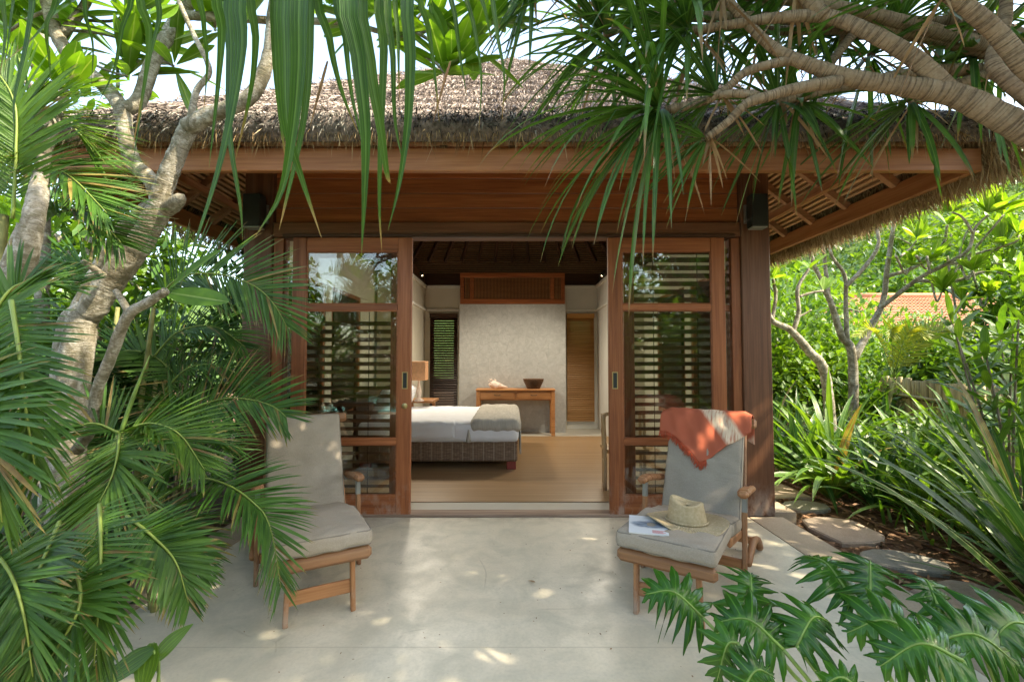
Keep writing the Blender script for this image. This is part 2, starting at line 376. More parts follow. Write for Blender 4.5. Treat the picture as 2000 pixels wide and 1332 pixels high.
def mk():
    # concrete terrace
    t = NT('polished_concrete'); c = t.coords()
    a = t.noise(c, .9, 6, .6, .8); b = t.noise(c, 4.5, 6, .65, .5); f = t.noise(c, 60, 3)
    col = t.ramp(a, [(.3, (.48, .425, .32)), (.45, (.60, .535, .41)), (.56, (.63, .57, .445)), (.7, (.70, .63, .50))])
    col = t.mix(t.ramp(b, [(.42, (.0,) * 3), (.66, (.7,) * 3)]), col, (.43, .41, .32))
    col = t.mix(t.ramp(f, [(.3, (.25,) * 3), (.55, (0,) * 3)]), col, (.38, .34, .265))
    st = t.noise(c, 130, 2, .5); col = t.mix(t.ramp(st, [(.70, (0,) * 3), (.78, (.6,) * 3)]), col, (.2, .17, .13))
    vo = t.n('TexVoronoi', feature='DISTANCE_TO_EDGE'); vn = t.noise(c, 2.2, 5, .6); va = t.n('VectorMath', operation='ADD'); t.l(c, va.inputs[0]); vs_ = t.n('VectorMath', operation='SCALE'); t.l(t.n('TexNoise').outputs[1], vs_.inputs[0]); vs_.inputs['Scale'].default_value = .35
    t.l(vs_.outputs[0], va.inputs[1]); t.l(va.outputs[0], vo.inputs['Vector']); vo.inputs['Scale'].default_value = .62
    crk = t.mix(1.0, t.ramp(vo.outputs[0], [(.0, (1,) * 3), (.0035, (0,) * 3)]), t.ramp(vn, [(.52, (0,) * 3), (.6, (.45,) * 3)]), 'MULTIPLY'); col = t.mix(crk, col, (.22, .19, .14))
    sy = t.n('SeparateXYZ'); t.l(c, sy.inputs[0]); dirt = t.mix(1.0, t.ramp(t.math('MULTIPLY', sy.outputs[1], .2), [(.79, (0,) * 3), (.838, (.75,) * 3)]), t.ramp(t.noise(c, 7, 5, .7), [(.35, (0,) * 3), (.65, (1,) * 3)]), 'MULTIPLY'); col = t.mix(dirt, col, (.30, .25, .18))
    jn = t.ramp(t.math('ABSOLUTE', t.math('SUBTRACT', sy.outputs[1], 2.33)), [(.0, (.55,) * 3), (.006, (0,) * 3)]); col = t.mix(jn, col, (.34, .30, .23))
    M['concrete'] = t.done(t.bsdf(col, t.ramp(b, [(.3, (.34,) * 3), (.7, (.55,) * 3)]), .4, f, .1, .004))
    t = NT('border_concrete'); c = t.coords(); a = t.noise(c, 2, 6); f = t.noise(c, 90, 3)
    col = t.ramp(a, [(.3, (.33, .26, .18)), (.7, (.44, .355, .26))])
    M['border'] = t.done(t.bsdf(t.mix(.3, col, t.ramp(f, [(.3, (.24, .18, .12)), (.7, (.5, .41, .31))])), .65, .3, f, .2, .004))
    # soil / mulch
    t = NT('garden_soil'); c = t.coords(); a = t.noise(c, 6, 6, .65); b = t.noise(c, 40, 4, .7)
    col = t.ramp(b, [(.3, (.05, .028, .016)), (.5, (.12, .07, .042)), (.7, (.24, .15, .09))])
    M['soil'] = t.done(t.bsdf(t.mix(.4, col, t.ramp(a, [(.3, (.05, .03, .018)), (.7, (.2, .12, .075))])), .95, .1, b, .8, .03))
    M['litter'] = strandmat('leaf_litter', [(.1, (.07, .035, .02)), (.4, (.16, .085, .05)), (.7, (.30, .18, .11)), (1, (.46, .31, .21))])
    t = NT('paver_pink'); c = t.coords(rnd=9); a = t.noise(c, 7, 6); f = t.noise(c, 70, 4)
    M['paver'] = t.done(t.bsdf(t.mix(.4, t.ramp(a, [(.3, (.29, .225, .175)), (.7, (.40, .32, .255))]), t.ramp(f, [(.3, (.22, .165, .125)), (.7, (.46, .375, .31))])), .8, .2, f, .4, .006))
    t = NT('paver_grey'); c = t.coords(rnd=9); a = t.noise(c, 7, 6); f = t.noise(c, 90, 4)
    M['paver_g'] = t.done(t.bsdf(t.mix(.4, t.ramp(a, [(.3, (.19, .18, .15)), (.7, (.29, .28, .24))]), t.ramp(f, [(.3, (.13, .12, .10)), (.7, (.36, .34, .30))])), .8, .2, f, .4, .006))
    # woven floor mat
    t = NT('woven_mat'); c = t.coords((.7, 1, 1)); sp = t.n('SeparateXYZ'); tc = t.n('TexCoord'); t.l(tc.outputs['Object'], sp.inputs[0])
    wv = t.math('SINE', t.math('MULTIPLY', sp.outputs[1], 260.0)); s2 = t.noise(t.coords((.6, 30, 1)), 1, 4)
    col = t.ramp(s2, [(.3, (.27, .155, .07)), (.55, (.37, .225, .11)), (.75, (.46, .30, .16))])
    M['mat'] = t.done(t.bsdf(t.mix(t.math('MULTIPLY', t.math('ADD', wv, 1), .2), col, (.18, .10, .05)), .38, .45, wv, .2, .003))
    M['floor_in'] = plain('pale_floor', (.52, .48, .40), .25, .5, .08, 2)
    # fabric
    t = NT('taupe_canvas'); c = t.coords(rnd=3); a = t.noise(c, 5, 5); wv = t.n('TexChecker'); t.l(t.coords((1, 1, 1), 'UV'), wv.inputs[0]); wv.inputs['Scale'].default_value = 420
    f = t.noise(c, 160, 2); wr = t.noise(t.coords((2, 9, 9), rnd=3), 1.6, 3, .5, .6)
    col = t.ramp(a, [(.3, (.31, .262, .205)), (.7, (.375, .32, .255))])
    hgt = t.math('ADD', t.math('MULTIPLY', f, .15), wr)
    M['canvas'] = t.done(t.bsdf(t.mix(.3, col, t.ramp(f, [(.35, (.26, .217, .168)), (.65, (.42, .36, .292))])), .9, .12, hgt, .35, .02))
    t = NT('coral_stone'); c = t.coords(rnd=20); a = t.noise(c, 9, 6, .65, 1.2); f = t.noise(c, 45, 4, .7)
    col = t.ramp(a, [(.25, (.36, .36, .345)), (.5, (.46, .46, .44)), (.75, (.55, .55, .53))])
    col = t.mix(t.ramp(f, [(.30, (.55,) * 3), (.44, (0,) * 3)]), col, (.36, .345, .31))
    oi = t.n('ObjectInfo'); col = t.mix(.12, col, t.ramp(oi.outputs['Random'], [(0, (.42, .41, .38)), (1, (.64, .63, .60))]))
    M['coral'] = t.done(t.bsdf(col, .85, .2, f, .5, .008))
    M['grout'] = plain('stone_grout', (.47, .455, .42), .9, .1)
    # wicker
    t = NT('wicker'); c = t.coords(); ck = t.n('TexBrick'); t.l(t.coords((1, 1, 1)), ck.inputs[0])
    sp = t.n('SeparateXYZ'); t.l(c, sp.inputs[0])
    sx = t.math('SINE', t.math('MULTIPLY', t.math('ADD', sp.outputs[0], sp.outputs[1]), 95.0)); sz = t.math('SINE', t.math('MULTIPLY', sp.outputs[2], 420.0))
    hgt = t.math('MULTIPLY', sx, sz); nz = t.noise(t.coords((3, 3, 40)), 3, 4)
    col = t.ramp(nz, [(.3, (.15, .09, .055)), (.5, (.30, .20, .13)), (.7, (.47, .345, .24))])
    col = t.mix(t.ramp(hgt, [(-.0, (.6,) * 3), (.5, (0,) * 3)]), col, (.10, .062, .04))
    col = t.mix(t.ramp(t.math('SINE', t.math('MULTIPLY', sp.outputs[0], 47.0)), [(.93, (0,) * 3), (.97, (.6,) * 3)]), col, (.42, .34, .26))
    M['wicker'] = t.done(t.bsdf(col, .7, .3, hgt, .6, .006))
    # bed runner
    t = NT('bed_runner'); c = t.coords(); f = t.noise(t.coords((40, 8, 8)), 1, 4); a = t.noise(c, 5, 4)
    M['runner'] = t.done(t.bsdf(t.mix(.5, t.ramp(f, [(.3, (.36, .33, .28)), (.7, (.56, .52, .45))]), t.ramp(a, [(.3, (.40, .37, .32)), (.7, (.53, .49, .43))])), .9, .1, f, .4, .01))
    # throw blanket tie dye: uv in metres across / down
    t = NT('orange_throw'); tc = t.n('TexCoord'); sp = t.n('SeparateXYZ'); t.l(tc.outputs['UV'], sp.inputs[0])
    k = t.math('ADD', t.math('MULTIPLY', sp.outputs[0], .80), t.math('MULTIPLY', sp.outputs[1], -.62))
    mp = t.n('Mapping'); t.l(tc.outputs['UV'], mp.inputs[0]); mp.inputs['Rotation'].default_value = (0, 0, R(38)); mp.inputs['Scale'].default_value = (90, 9, 1)
    n2 = t.noise(mp.outputs[0], 1, 3, .6); n3 = t.noise(t.coords((7, 7, 7), 'UV'), 1, 3)
    kk = t.math('ADD', k, t.math('MULTIPLY', t.math('SUBTRACT', n3, .5), .03))
    band = t.ramp(kk, [(.0, (0,) * 3), (.015, (1,) * 3), (.085, (1,) * 3), (.10, (0,) * 3)])
    band0 = t.n('MapRange'); t.l(kk, band0.inputs[0])
    band0.inputs[1].default_value = -.115; band0.inputs[2].default_value = .115
    bm = t.ramp(band0.outputs[0], [(.12, (0,) * 3), (.24, (1,) * 3), (.66, (1,) * 3), (.80, (0,) * 3)])
    b2 = t.ramp(kk, [(.335, (0,) * 3), (.355, (.7,) * 3), (.42, (.7,) * 3), (.45, (0,) * 3)])
    fac = t.mix(1.0, t.mix(1.0, bm, b2, 'ADD'), t.ramp(n2, [(.28, (0,) * 3), (.52, (.95,) * 3)]), 'MULTIPLY')
    fine = t.noise(t.coords((300, 300, 300), 'UV'), 1, 2)
    base = t.ramp(fine, [(.3, (.42, .10, .052)), (.7, (.55, .15, .085))])
    M['throw'] = t.done(t.bsdf(t.mix(fac, base, (.78, .62, .45)), .9, .1, fine, .4, .004))
    M['fringe'] = plain('throw_fringe', (.50, .10, .05), .9, .1, .2, 30)
    # straw
    t = NT('straw'); c = t.coords(rnd=2); tc = t.n('TexCoord'); sp = t.n('SeparateXYZ'); t.l(tc.outputs['UV'], sp.inputs[0])
    v1 = t.math('SINE', t.math('MULTIPLY', sp.outputs[0], 420.0)); v2 = t.math('SINE', t.math('MULTIPLY', sp.outputs[1], 190.0)); h = t.math('MULTIPLY', v1, v2)
    n = t.noise(c, 60, 3)
    col = t.mix(t.ramp(h, [(-.0, (.5,) * 3), (.6, (0,) * 3)]), t.ramp(n, [(.3, (.62, .48, .28)), (.7, (.82, .68, .45))]), (.42, .30, .16))
    M['straw'] = t.done(t.bsdf(col, .8, .2, h, .7, .004))
    # magazine cover: printed photograph
    t = NT('magazine_cover'); tc = t.n('TexCoord'); sp = t.n('SeparateXYZ'); t.l(tc.outputs['Object'], sp.inputs[0])
    n = t.noise(t.coords((14, 26, 1)), 1, 4); g = t.n('TexGradient', gradient_type='SPHERICAL'); t.l(t.coords((7, 12, 1)), g.inputs[0])
    k = t.math('MULTIPLY', g.outputs[1], n)
    col = t.mix(t.ramp(k, [(.12, (0,) * 3), (.24, (1,) * 3)]), (.66, .68, .70), t.ramp(n, [(.35, (.06, .09, .14)), (.65, (.3, .36, .44))]))
    M['mag'] = t.done(t.bsdf(col, .35, .5))
    M['paper'] = plain('paper', (.7, .7, .68), .7, .2)
    # thatch
    M['thatch'] = strandmat('thatch_reed', [(.10, (.06, .05, .044)), (.32, (.21, .172, .15)), (.6, (.37, .308, .272)), (.9, (.52, .445, .40))])
    M['thatch_dark'] = strandmat('thatch_weathered_edge', [(.2, (.016, .015, .014)), (.5, (.075, .070, .062)), (.75, (.22, .21, .185)), (1, (.46, .44, .39))])
    M['thatch_tan'] = strandmat('thatch_fresh_underside', [(.1, (.14, .085, .042)), (.45, (.34, .225, .115)), (.75, (.50, .37, .22)), (1, (.64, .52, .36))])
    t = NT('thatch_core'); c = t.coords(); a = t.noise(c, 30, 5); M['core'] = t.done(t.bsdf(t.ramp(a, [(.3, (.07, .058, .05)), (.7, (.24, .195, .17))]), .95, .1, a, .6, .03))
    # glass
    t = NT('window_glass'); tr = t.n('BsdfTransparent'); tr.inputs[0].default_value = (.93, .95, .93, 1); gl = t.n('BsdfGlossy'); gl.inputs['Roughness'].default_value = .012
    fr = t.n('Fresnel'); fr.inputs[0].default_value = 1.75; ms = t.n('MixShader'); t.l(fr.outputs[0], ms.inputs[0]); t.l(tr.outputs[0], ms.inputs[1]); t.l(gl.outputs[0], ms.inputs[2]); M['glass'] = t.done(ms)
    # bark
    t = NT('plumeria_bark'); c = t.coords((1, 1, 1.5)); a = t.noise(c, 9, 6, .65); f = t.noise(t.coords((1, 1, 3)), 55, 4, .7); tc = t.n('TexCoord'); sp = t.n('SeparateXYZ'); t.l(tc.outputs['UV'], sp.inputs[0])
    rg = t.noise(t.coords((2.5, 75, 1), 'UV'), 1, 4, .6)
    p1 = t.noise(t.coords((1, 1, .8)), 11, 8, .7, .8); p2 = t.noise(t.coords(), 27, 6, .7, .4)
    col = t.ramp(p1, [(.36, (.13, .115, .075)), (.45, (.25, .22, .165)), (.52, (.36, .33, .27)), (.62, (.50, .475, .415))])
    col = t.mix(t.ramp(p2, [(.50, (0,) * 3), (.56, (.65,) * 3)]), col, (.17, .155, .10)); col = t.mix(t.ramp(f, [(.36, (.6,) * 3), (.47, (0,) * 3)]), col, (.09, .075, .05))
    col = t.mix(t.ramp(rg, [(.38, (.5,) * 3), (.45, (0,) * 3)]), col, (.11, .09, .06))
    M['bark'] = t.done(t.bsdf(col, .85, .2, t.math('ADD', f, rg), .6, .012))
    t = NT('pandanus_bark'); rg = t.noise(t.coords((1.2, 105, 1), 'UV'), 1, 3, .6); a = t.noise(t.coords(), 12, 5); f = t.noise(t.coords(), 80, 3)
    col = t.ramp(a, [(.3, (.24, .16, .095)), (.7, (.38, .275, .18))]); col = t.mix(t.ramp(rg, [(.40, (.85,) * 3), (.5, (0,) * 3)]), col, (.085, .055, .035))
    M['pbark'] = t.done(t.bsdf(t.mix(.2, col, t.ramp(f, [(.3, (.12, .08, .05)), (.7, (.5, .4, .29))])), .85, .15, rg, .9, .012))
    M['twig'] = plain('twig_bark', (.22, .18, .135), .9, .1, .35, 20)
    M['stem'] = plain('green_stem', (.16, .26, .06), .5, .4, .3, 12)
    M['cane'] = plain('palm_cane', (.22, .22, .08), .6, .3, .4, 14)
    M['rachis'] = plain('frond_rachis', (.18, .25, .05), .5, .4, .2, 12)
    M['drystem'] = plain('dry_leaf', (.42, .27, .15), .8, .2, .35, 14)
    # foliage
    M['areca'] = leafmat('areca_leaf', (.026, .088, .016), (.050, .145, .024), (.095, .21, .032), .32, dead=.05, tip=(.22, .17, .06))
    M['areca_lit'] = leafmat('areca_leaf_lit', (.038, .11, .015), (.07, .17, .022), (.125, .24, .03), .34, dead=.04, tip=(.22, .17, .06))  # same areca leaf, sunlight put into its lighter colour
    M['areca_yel'] = leafmat('palm_leaf_yellowing', (.16, .24, .03), (.28, .34, .05), (.40, .40, .08), .4)
    M['pand'] = leafmat('pandanus_leaf', (.020, .075, .018), (.042, .13, .026), (.085, .20, .032), .34, stripe=(.12, .22, .075), sw=.09, tip=(.24, .15, .06), rough=.33)
    M['pand_hang'] = leafmat('hanging_strap_leaf', (.024, .085, .014), (.045, .125, .018), (.07, .165, .022), .36, stripe=(.095, .20, .055), sw=.10, tip=(.30, .20, .08), rough=.33)
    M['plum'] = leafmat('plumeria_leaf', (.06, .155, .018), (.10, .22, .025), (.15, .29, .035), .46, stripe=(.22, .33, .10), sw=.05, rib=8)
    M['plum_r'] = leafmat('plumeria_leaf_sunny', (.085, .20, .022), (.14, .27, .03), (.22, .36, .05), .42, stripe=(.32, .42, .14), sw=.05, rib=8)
    M['strap'] = leafmat('crinum_leaf', (.03, .10, .018), (.065, .17, .026), (.15, .275, .042), .35, dead=.03, stripe=(.18, .30, .08), sw=.08, rough=.32)
    M['strap_dk'] = leafmat('dark_strap_leaf', (.018, .07, .016), (.032, .105, .022), (.06, .15, .03), .28, stripe=(.11, .2, .06), sw=.08, rough=.28, dead=.04)
    M['varieg'] = leafmat('variegated_leaf', (.05, .14, .03), (.08, .19, .032), (.12, .24, .045), .34, edge=(.40, .48, .22), rough=.3)
    M['varieg2'] = leafmat('striped_leaf', (.04, .13, .03), (.06, .16, .03), (.09, .2, .045), .3, stripe=(.48, .55, .30), sw=.2, rough=.3)
    M['philo'] = leafmat('philodendron_leaf', (.010, .058, .006), (.021, .094, .010), (.044, .14, .015), .24, stripe=(.06, .17, .022), sw=.07, rough=.24, spec=.32, rib=9)
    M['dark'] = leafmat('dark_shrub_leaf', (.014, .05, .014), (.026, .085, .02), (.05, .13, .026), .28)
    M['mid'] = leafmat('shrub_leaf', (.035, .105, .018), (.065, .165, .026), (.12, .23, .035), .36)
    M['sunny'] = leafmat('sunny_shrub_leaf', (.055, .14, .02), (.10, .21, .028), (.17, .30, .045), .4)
    M['hillleaf'] = leafmat('hill_leaf', (.035, .085, .03), (.06, .125, .04), (.10, .175, .05), .3)
    M['dry'] = leafmat('dried_strap_leaf', (.22, .12, .055), (.34, .21, .11), (.46, .32, .19), .25, tcol=(1.2, 1, .7), rough=.7)
    M['grass'] = leafmat('ground_cover_leaf', (.03, .10, .018), (.06, .16, .025), (.11, .23, .04), .34)
    # bamboo, tile, pool
    M['bamboo'] = wood('bamboo_pole', (.22, .17, .08), (.36, .28, .13), (.50, .41, .22), 'z', .5)
    M['rope'] = plain('fence_rope', (.12, .085, .05), .9, .1)
    t = NT('clay_tile'); c = t.coords(); a = t.noise(c, 3, 5); f = t.noise(c, 25, 3)
    M['tile'] = t.done(t.bsdf(t.mix(.4, t.ramp(a, [(.3, (.42, .17, .09)), (.7, (.60, .28, .16))]), t.ramp(f, [(.3, (.34, .14, .08)), (.7, (.62, .36, .24))])), .8, .2))
    t = NT('pool_water'); c = t.coords(); a = t.noise(c, 3, 3); M['pool'] = t.done(t.bsdf((.10, .42, .42), .06, .5, a, .15, .05))
    M['grassland'] = plain('lawn_soil', (.07, .12, .03), .95, .1, .4, 3)
mk()
# ================================================================== SETTING
def sheet(name, x0, x1, y0, y1, z, mat, n=1):
    xs = np.linspace(x0, x1, n + 1); ys = np.linspace(y0, y1, n + 1); A, B = np.meshgrid(xs, ys, indexing='ij')
    I = np.arange((n + 1) ** 2).reshape(n + 1, n + 1)
    q = np.stack([I[:-1, :-1], I[1:, :-1], I[1:, 1:], I[:-1, 1:]], -1).reshape(-1, 4)
    b = MB(); b.add(np.stack([A.ravel(), B.ravel(), np.full(A.size, z)], -1), [q]); return b.build(name, mat, None, smooth=False)
GZ = -.13
tag(sheet('ground', -400, 400, -400, 400, GZ, M['soil']), kind='structure')
tb = MB(); tb.cbox(-2.16, 2.15, -.6, 4.19, -.3, 0, .003)
terrace = tag(tb.build('terrace', M['concrete'], None, smooth=False), kind='structure')
for n_, x0, x1 in (('border_strip', -2.46, -2.163), ('border_strip', 2.153, 2.46)):
    boxobj(n_, x0, x1, -.6, 4.19, -.3, .003, M['border'], terrace, .004)
# stepping path beside the pavilion
pth = tag(sheet('path', 2.66, 3.75, 1.6, 9.5, GZ + .006, M['soil']), kind='structure')
def slab(cx, cy, rx, ry, mat, n=9, sq=0, rot=0, seed=0):
    rs = np.random.RandomState(seed); P = []
    for k in range(n):
        a = 2 * math.pi * k / n + rs.uniform(-.15, .15); r = 1 + rs.uniform(-.13, .13)
        u, v = math.cos(a), math.sin(a)
        if sq: m = max(abs(u), abs(v)); u, v = u / m ** sq, v / m ** sq
        u, v = u * rx * r, v * ry * r
        P.append((cx + u * math.cos(rot) - v * math.sin(rot), cy + u * math.sin(rot) + v * math.cos(rot)))
    b = MB(); z1 = GZ + .045; z0 = GZ - .05; c = np.array([cx, cy])
    vs = [(x, y, z0) for x, y in P] + [(x, y, z1 - .012) for x, y in P] + [tuple(c + (np.array(p) - c) * .95) + (z1,) for p in P]
    fs = [[i, (i + 1) % n, n + (i + 1) % n, n + i] for i in range(n)] + [[n + i, n + (i + 1) % n, 2 * n + (i + 1) % n, 2 * n + i] for i in range(n)]
    b.add(vs, [np.array(fs), np.array([list(range(2 * n, 3 * n))])])
    return b.build('paving_stone', mat, pth, smooth=False)
slab(2.98, 3.52, .27, .20, M['paver_g'], 12, 0, -.2, 1); slab(2.98, 4.15, .28, .31, M['paver'], 11, .7, .1, 2)
slab(3.05, 4.80, .24, .17, M['paver_g'], 11, 0, .1, 3); slab(3.04, 5.35, .27, .28, M['paver'], 10, .7, 0, 4)
slab(3.05, 6.05, .26, .25, M['paver'], 10, .6, 0, 5); slab(2.95, 2.95, .30, .25, M['paver'], 10, .6, .2, 6)
slab(3.0, 2.30, .28, .25, M['paver_g'], 11, 0, .2, 8)
eb = MB(); eb.tube([V(3.55, 1.7, GZ + .02), V(3.5, 3.2, GZ + .02), V(3.42, 4.4, GZ + .02), V(3.48, 6.5, GZ + .02), V(3.6, 9, GZ + .02)], .016, 6)
tag(eb.build('path_edging', M['darkwood']), 'thin dark timber edging strip between path stones and planted bed', 'edging')
# leaf litter on the soil
def litter(name, n, boxes):
    b = MB(); vs = []; fs = []; k = 0
    for _ in range(n):
        x0, x1, y0, y1 = boxes[RS.randint(len(boxes))]; x, y = RS.uniform(x0, x1), RS.uniform(y0, y1); a = RS.uniform(0, 6.28)
        L = RS.uniform(.02, .07); wd = RS.uniform(.006, .018); z = GZ + RS.uniform(.006, .03); d = np.array([math.cos(a), math.sin(a), RS.uniform(-.2, .2)]); s = np.array([-d[1], d[0], RS.uniform(-.3, .3)])
        p = np.array([x, y, z]); vs += [p - d * L, p + s * wd + (0, 0, .008), p + d * L, p - s * wd]; fs.append([k, k + 1, k + 2, k + 3]); k += 4
    b.add(vs, [np.array(fs)]); return tag(b.build(name, M['litter'], None, smooth=False), 'dry brown leaf litter scattered over the bed soil beside the path', 'leaf litter', kind='stuff')
litter('leaf_litter', 9000, [(2.5, 5.2, 2.0, 5.5), (3.4, 5.5, 2.0, 8.0), (2.5, 3.6, 5, 9), (-4.2, -2.5, 1.2, 4.5)])

def grit():
    b = MB(); n = 420; x, y = RS.uniform(-2.4, 2.4, n), RS.uniform(1.4, 4.15, n); a = RS.uniform(0, 6.28, n); L = RS.uniform(.002, .009, n); w_ = L * RS.uniform(.2, .6, n)
    d = np.stack([np.cos(a), np.sin(a), RS.uniform(-.1, .3, n)], -1); sd = np.stack([-np.sin(a), np.cos(a), RS.uniform(-.3, .3, n)], -1); p = np.stack([x, y, np.full(n, .005)], -1)
    vs = np.stack([p - d * L[:, None], p + sd * w_[:, None], p + d * L[:, None], p - sd * w_[:, None]], 1).reshape(-1, 3); b.add(vs, [np.arange(4 * n).reshape(n, 4)])
    tag(b.build('leaf_crumbs', M['litter'], None, smooth=False), 'tiny dry leaf crumbs and grit strewn over the terrace concrete', 'leaf litter', kind='stuff')
grit()
# ================================================================== PAVILION
PV = thing('thatched_pavilion', 'thatched garden pavilion of red brown timber with open sliding glass doors', 'pavilion', (0, 6.6, 0))
Yp = 4.26
def P_(name, x0, x1, y0, y1, z0, z1, mat, par=None, c=.004): return boxobj(name, x0, x1, y0, y1, z0, z1, mat, par or PV, c)
# plinth and floor
P_('plinth', -2.62, 2.68, 4.345, 9.75, -.3, -.004, M['border'])
P_('threshold', -2.2, 2.14, 4.193, 4.342, -.1, .022, M['threshold'], c=.008)
P_('floor', -2.4, 2.4, 4.36, 9.6, -.003, .006, M['floor_in'], c=.001)
tag(P_('floor_mat', -2.3, 2.3, 4.60, 8.43, .0065, .014, M['mat'], c=.002), 'smooth brown woven floor mat')
# posts
P_('post', 2.165, 2.435, Yp, Yp + .27, -.02, 3.6, M['post'], c=.008)
P_('post', -2.535, -2.265, Yp, Yp + .27, -.02, 3.6, M['post'], c=.008)
for x in (-2.4, 2.4): P_('post', x - .1, x + .1, 9.4, 9.6, 0, 3.5, M['post'])
# boards over the doors: each board a part
ys = [346, 375, 404, 433]
top = zat(318, Yp)
zb = [top] + [zat(y, Yp) for y in ys]
for k in range(4):
    P_('board', -2.255, 2.155, Yp + .04 + .002 * (k % 2), Yp + .075, zb[k + 1] + .004, zb[k] - .003, M['board'], c=.003)
zh1 = zat(434, Yp) - .004; zh0 = zat(463, Yp)
P_('header_beam', -2.255, 2.155, Yp - .01, Yp + .16, zh0, zh1, M['header'], c=.006)
for k in range(2): P_('board', -2.255, 2.155, Yp + .04 + .002 * k, Yp + .075, top + .004 + k * .15, top + .15 + k * .15, M['board'], c=.003)
# jamb frames beside the posts and fixed glazing behind the sliding doors
zd1 = zh0 - .004; zd0 = .024
def jamb(x0, x1): P_('jamb', x0, x1, Yp + .02, Yp + .14, .022, zd1, M['door'])
jamb(-2.262, -2.165); jamb(2.075, 2.162)
def slatblind(name, x0, x1, y, z0, z1, pitch, cords, label):
    b = thing_part(name, label); n = int((z1 - z0) / pitch)
    base = None; w_ = .062
    for k in range(n):
        z = z0 + (k + .5) * pitch; m = Matrix.Translation(((x0 + x1) / 2, y, z)) @ Matrix.Rotation(R(-36), 4, 'X')
        if base is None:
            mb = MB(); mb.cbox(-(x1 - x0) / 2, (x1 - x0) / 2, -w_ / 2, w_ / 2, -.004, .004, .002); base = mb.build('slat', M['slat'], None, smooth=False)
            base.matrix_basis = m; attach(base, b)
        else: copy_mesh(base, m, b, 'slat')
    for cx in cords:
        c = MB(); c.tube([V(cx, y - .036, z0), V(cx, y - .036, z1)], .004, 5, 2); c.build('cord', M['darkwood'], b)
    return b
def thing_part(name, label=None):
    o = bpy.data.objects.new(name, None); COL.objects.link(o); attach(o, PV)
    if label: o['label'] = label
    return o
def fixed(side):
    s = side; xin = 1.06 if s > 0 else -1.03
    p = thing_part('fixed_panel'); xo = 2.07 * s + (0 if s > 0 else -.09); a, b = sorted((xin, xo))
    # inner stile
    x0, x1 = (xin, xin + .10) if s > 0 else (xin - .12, xin)
    boxobj('stile', x0, x1, Yp + .045, Yp + .09, zd0, zd1, M['door'], p)
    boxobj('rail', *( (x1, xo) if s > 0 else (xo, x0)), Yp + .045, Yp + .09, zd0, zd0 + .12, M['door_x'], p)
    boxobj('rail', *( (x1, xo) if s > 0 else (xo, x0)), Yp + .045, Yp + .09, zat(607, Yp), zat(595, Yp), M['door_x'], p)
    boxobj('pane', *( (x1, xo) if s > 0 else (xo, x0)), Yp + .062, Yp + .068, zd0 + .12, zd1, M['glass'], p, .001)
    q = (x1 + .01, xo - .01) if s > 0 else (xo + .01, x0 - .01)
    cc = [q[0] + (q[1] - q[0]) * t for t in ((.3, .78) if s < 0 else (.22, .7))]
    slatblind('slatted_blind', q[0], q[1], Yp + .16, .10, zd1 - .02 if s > 0 else zat(607, Yp), .078, cc, 'dark horizontal slats behind the %s glass door' % ('left' if s < 0 else 'right'))
fixed(-1); fixed(1)
# sliding doors
def sliding(x0, x1, hx, left):
    d = thing_part('sliding_door', 'left sliding door with brass lock' if left else 'right sliding door')
    y0, y1 = 4.203, 4.248; sw = .128
    zt = zat(464, 4.2); zr = [zt, zat(491, 4.2), zat(594, 4.2), zat(606, 4.2), zat(857, 4.2), zat(868, 4.2), zat(968, 4.2), .012]
    boxobj('stile', x0, x0 + sw, y0, y1, zr[7], zt, M['door'], d); boxobj('stile', x1 - sw, x1, y0, y1, zr[7], zt, M['door'], d)
    a, b = x0 + sw, x1 - sw
    for i, j in ((0, 1), (2, 3), (4, 5), (6, 7)): boxobj('rail', a, b, y0 + .003, y1 - .003, zr[j], zr[i], M['door_x'], d)
    for i, j in ((1, 2), (3, 4), (5, 6)):
        boxobj('pane', a, b, y0 + .018, y0 + .024, zr[j], zr[i], M['glass'], d, .001)
        g = MB(); e = .011
        for q in ((a, a + e, zr[j], zr[i]), (b - e, b, zr[j], zr[i])): g.cbox(q[0], q[1], y0 + .006, y0 + .016, q[2], q[3], .002)
        for q in ((zr[j], zr[j] + e), (zr[i] - e, zr[i])): g.cbox(a + e, b - e, y0 + .006, y0 + .016, q[0], q[1], .002)
        g.build('glazing_bead', M['door_x'], d, smooth=False)
    h = MB(); hz = zat(743, 4.2); hw, hh = .026, .078; t_ = .008
    h.cbox(hx - hw, hx + hw, y0 - .004, y0 - .001, hz + hh - t_, hz + hh, .001); h.cbox(hx - hw, hx + hw, y0 - .004, y0 - .001, hz - hh, hz - hh + t_, .001)
    h.cbox(hx - hw, hx - hw + t_, y0 - .004, y0 - .001, hz - hh + t_, hz + hh - t_, .001); h.cbox(hx + hw - t_, hx + hw, y0 - .004, y0 - .001, hz - hh + t_, hz + hh - t_, .001)
    h.build('handle', M['brass'], d, smooth=False)
    boxobj('handle_recess', hx - hw + t_, hx + hw - t_, y0 - .002, y0 - .0005, hz - hh + t_, hz + hh - t_, M['black'], d, .0005)
    if left:
        k = MB(); lz = zat(793, 4.2); k.lathe([(.0, -.006), (.024, -.006), (.028, -.002), (.028, 0)], seg=18)
        o = k.build('lock', M['brass'], d, local=True); o.matrix_parent_inverse = wm(d).inverted(); o.matrix_basis = Matrix.Translation((hx, y0, lz)) @ Matrix.Rotation(R(-90), 4, 'X')
XL0, XL1 = xat(566, 1.0, 4.2), xat(802, 1.0, 4.2); XR0, XR1 = xat(1190, 1.0, 4.2), xat(1421, 1.0, 4.2)
sliding(XL0, XL1, XL1 - .056, True); sliding(XR0, XR1, XR0 + .056, False)
